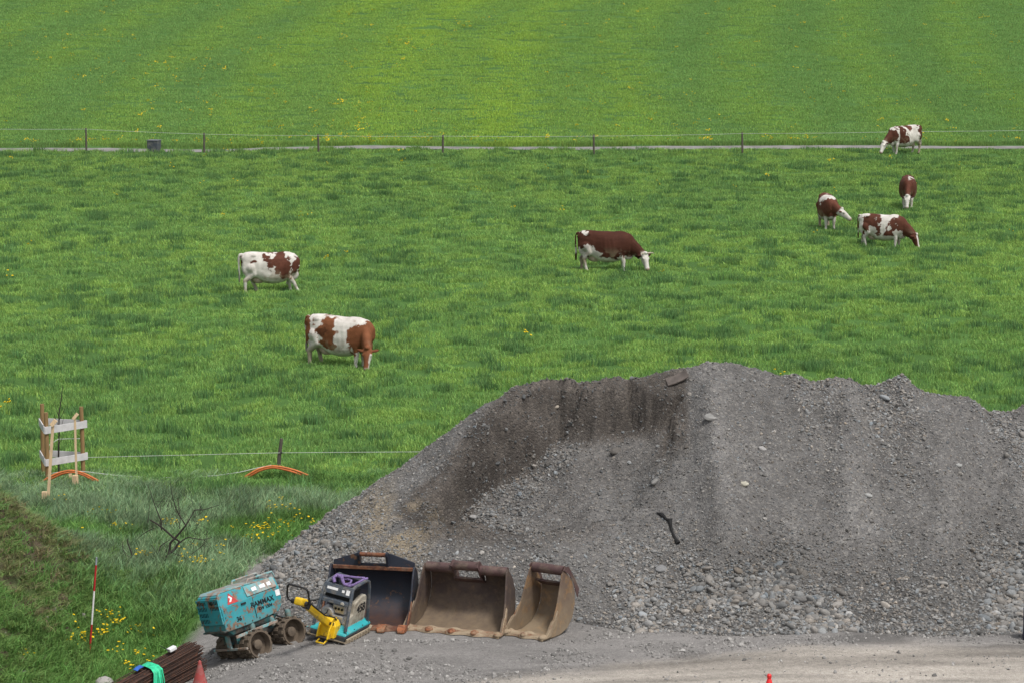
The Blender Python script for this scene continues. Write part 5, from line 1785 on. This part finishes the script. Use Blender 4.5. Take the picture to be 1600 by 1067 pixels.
for k in range(6):
    w = -.93 + .022 * k
    fan = (k - 2.5) * .020
    pts = [bun(w, .02, .515), bun(w, .16, .53), bun(w + fan * .1, .33, .525), bun(w + fan * .4, .405, .47), *[bun(w + fan * .6, .43, .46) + Vector((fan * 1.2 * g_ - .10 * g_ * 0, -.02, -g_)) for g_ in (.16, .34, .55)]]
    mb = MB()
    tw_ = random.uniform(-.3, .3)
    R = []
    for i, p in enumerate(pts):
        a = tw_ * i * .5
        s1 = (d_ * math.cos(a) + p_ * math.sin(a)) * .017
        s2 = (p_ if i > 2 else n_) * .003
        R.append([p - s1 - s2, p + s1 - s2, p + s1 + s2, p - s1 + s2])
    mb.rings(R).build('webbing', M_green, strap)
bl = thing('blue_strap', 'short piece of blue strap under the green one on the bars', 'strap')
mb = MB()
mb.rings([[bun(s, q0_, h), bun(s, q0_ + .12, h), bun(s, q0_ + .12, h + .006), bun(s, q0_, h + .006)] for (s, q0_, h) in ((-1.12, .05, .53), (-1.05, .04, .545), (-.97, .03, .535))]).build('webbing', M_blue, bl)
wt = thing('white_tag', 'small white plastic spacer block on top of the rebar bundle', 'block', bun(-.36, .10, .535), tuple(Mb.to_euler()))
MB().box(-.07, .07, -.05, .05, -.01, .05).build('block', M_white, wt, .01, False)
MB().tube([(-.08, -.02, .03), (-.16, -.08, .12), (-.22, -.04, .20)], .006, 5).build('wire_end', M_black, wt)

# cones
def cone(label, u_, v_, mat, y, h, tip_round):
    x, _, z = at_y(u_, v_, y)
    g = gz(x, y)
    o = thing('traffic_cone', label, 'traffic cone', (x, y, z - h))
    pr = [(.145, .03), (.14, .04), (.03, h - .05), (.026, h - .02), (.012, h), (0, h)] if not tip_round else [(.145, .03), (.14, .04), (.034, h - .085), (.028, h - .075), (.036, h - .06), (.036, h - .02), (.02, h), (0, h)]
    MB().lathe([(0, .03)] + pr, 'z', 20).build('cone_body', mat, o)
    MB().box(-.19, .19, -.19, .19, 0, .03).build('foot', mat, o, .01, False)
    return o
cone('faded dull red traffic cone beside the end of the rebar bundle', 312, 1031, worn('faded_red_cone', (0.33, 0.055, 0.05), (0.25, 0.10, 0.09), .4, 7, (0.25, .2, .18), .3, .6), 44.35, .50, False)
cone('bright red traffic cone on the muddy road, only its tip in view', 1202, 1052, simple('bright_red_cone', (0.62, 0.02, 0.02), .45, .12), 42.4, .50, True)

# slab, board, hose and edge drum on the heap
def on_heap(name, label, cat, uv, rot):
    p = on_surf(*uv)
    return thing(name, label, cat, p, rot)
M_slab = simple('slab_stone', (0.22, 0.215, 0.205), .9, .2, 6)
o = on_heap('stone_slab', 'flat pale grey stone slab lying high on the right of the scoop', 'stone', (1113, 651), (.45, .1, .15))
V_, F_, _ = rock(np.random.default_rng(77), 2, .22)
MB().add([(v[0] * .16 + .03 * v[1], v[1] * .10, np.clip(v[2], -.6, .5) * .06) for v in V_], F_).build('slab', M_slab, o)
o = on_heap('broken_board', 'broken brown board sticking out under the crest of the heap', 'board', (1058, 594), (.25, -.10, .15))
MB().rings([[(x, y, z + zz) for (y, zz) in ((-.10, 0), (.12, .05), (.12, .075), (-.10, .025))] for (x, z) in ((-.20, -.05), (-.05, -.02), (.10, .03), (.20, .08))]).build('plank', simple('board_brown', (0.10, 0.083, 0.073), .8, .35, 8), o, .004, False)
o = thing('black_hose', 'short piece of torn black hose lying on the heap', 'hose')
Q = []
for (u_, v_) in ((1026, 802), (1034, 805), (1041, 812), (1047, 814), (1048, 824), (1051, 834), (1055, 843), (1060, 850)):
    p = on_surf(u_, v_)
    Q.append(Vector((p[0], p[1] - .02, p[2] + .025)))
MB().tube(Q, [.012, .04, .022, .045, .028, .022, .03, .045], 8).build('tube', simple('torn_rubber', (0.012, 0.012, 0.012), .9, .4, 14), o)
X_, Y_, Z_ = at_g(1612, 998)
o = thing('steel_drum', 'dark blue steel drum cut off by the right edge of the picture', 'drum', (X_ + .02, Y_, Z_ - .02))
M_drum = worn('dark_blue_drum', (0.018, 0.02, 0.055), (0.05, 0.04, 0.04), .38, 7, (0.09, .08, .08), .2, .5)
MB().lathe([(0, 0), (.17, 0), (.175, .02), (.17, .18), (.178, .19), (.17, .20), (.17, .36), (.178, .37), (.17, .38), (.17, .52), (.176, .54), (.165, .545), (.16, .53), (0, .53)], 'z', 28).build('barrel', M_drum, o)
MB().lathe([(0, .528), (.03, .528), (.03, .545), (0, .545)], 'z', 12, Matrix.Translation((.09, 0, 0))).build('bung', M_black, o)
# pale rock at the lower left
X_, Y_, Z_ = at_g(164, 1070)
o = thing('pale_rock', 'pale grey boulder at the bottom edge left of the rebar bundle', 'rock', (X_, Y_, Z_ + .03), (0, 0, .4))
V_, F_, _ = rock(np.random.default_rng(9), 2, .2)
MB().add([(v[0] * .17, v[1] * .14, v[2] * .11) for v in V_], F_).build('boulder', simple('pale_rock', (0.34, 0.32, 0.30), .9, .2, 6), o)
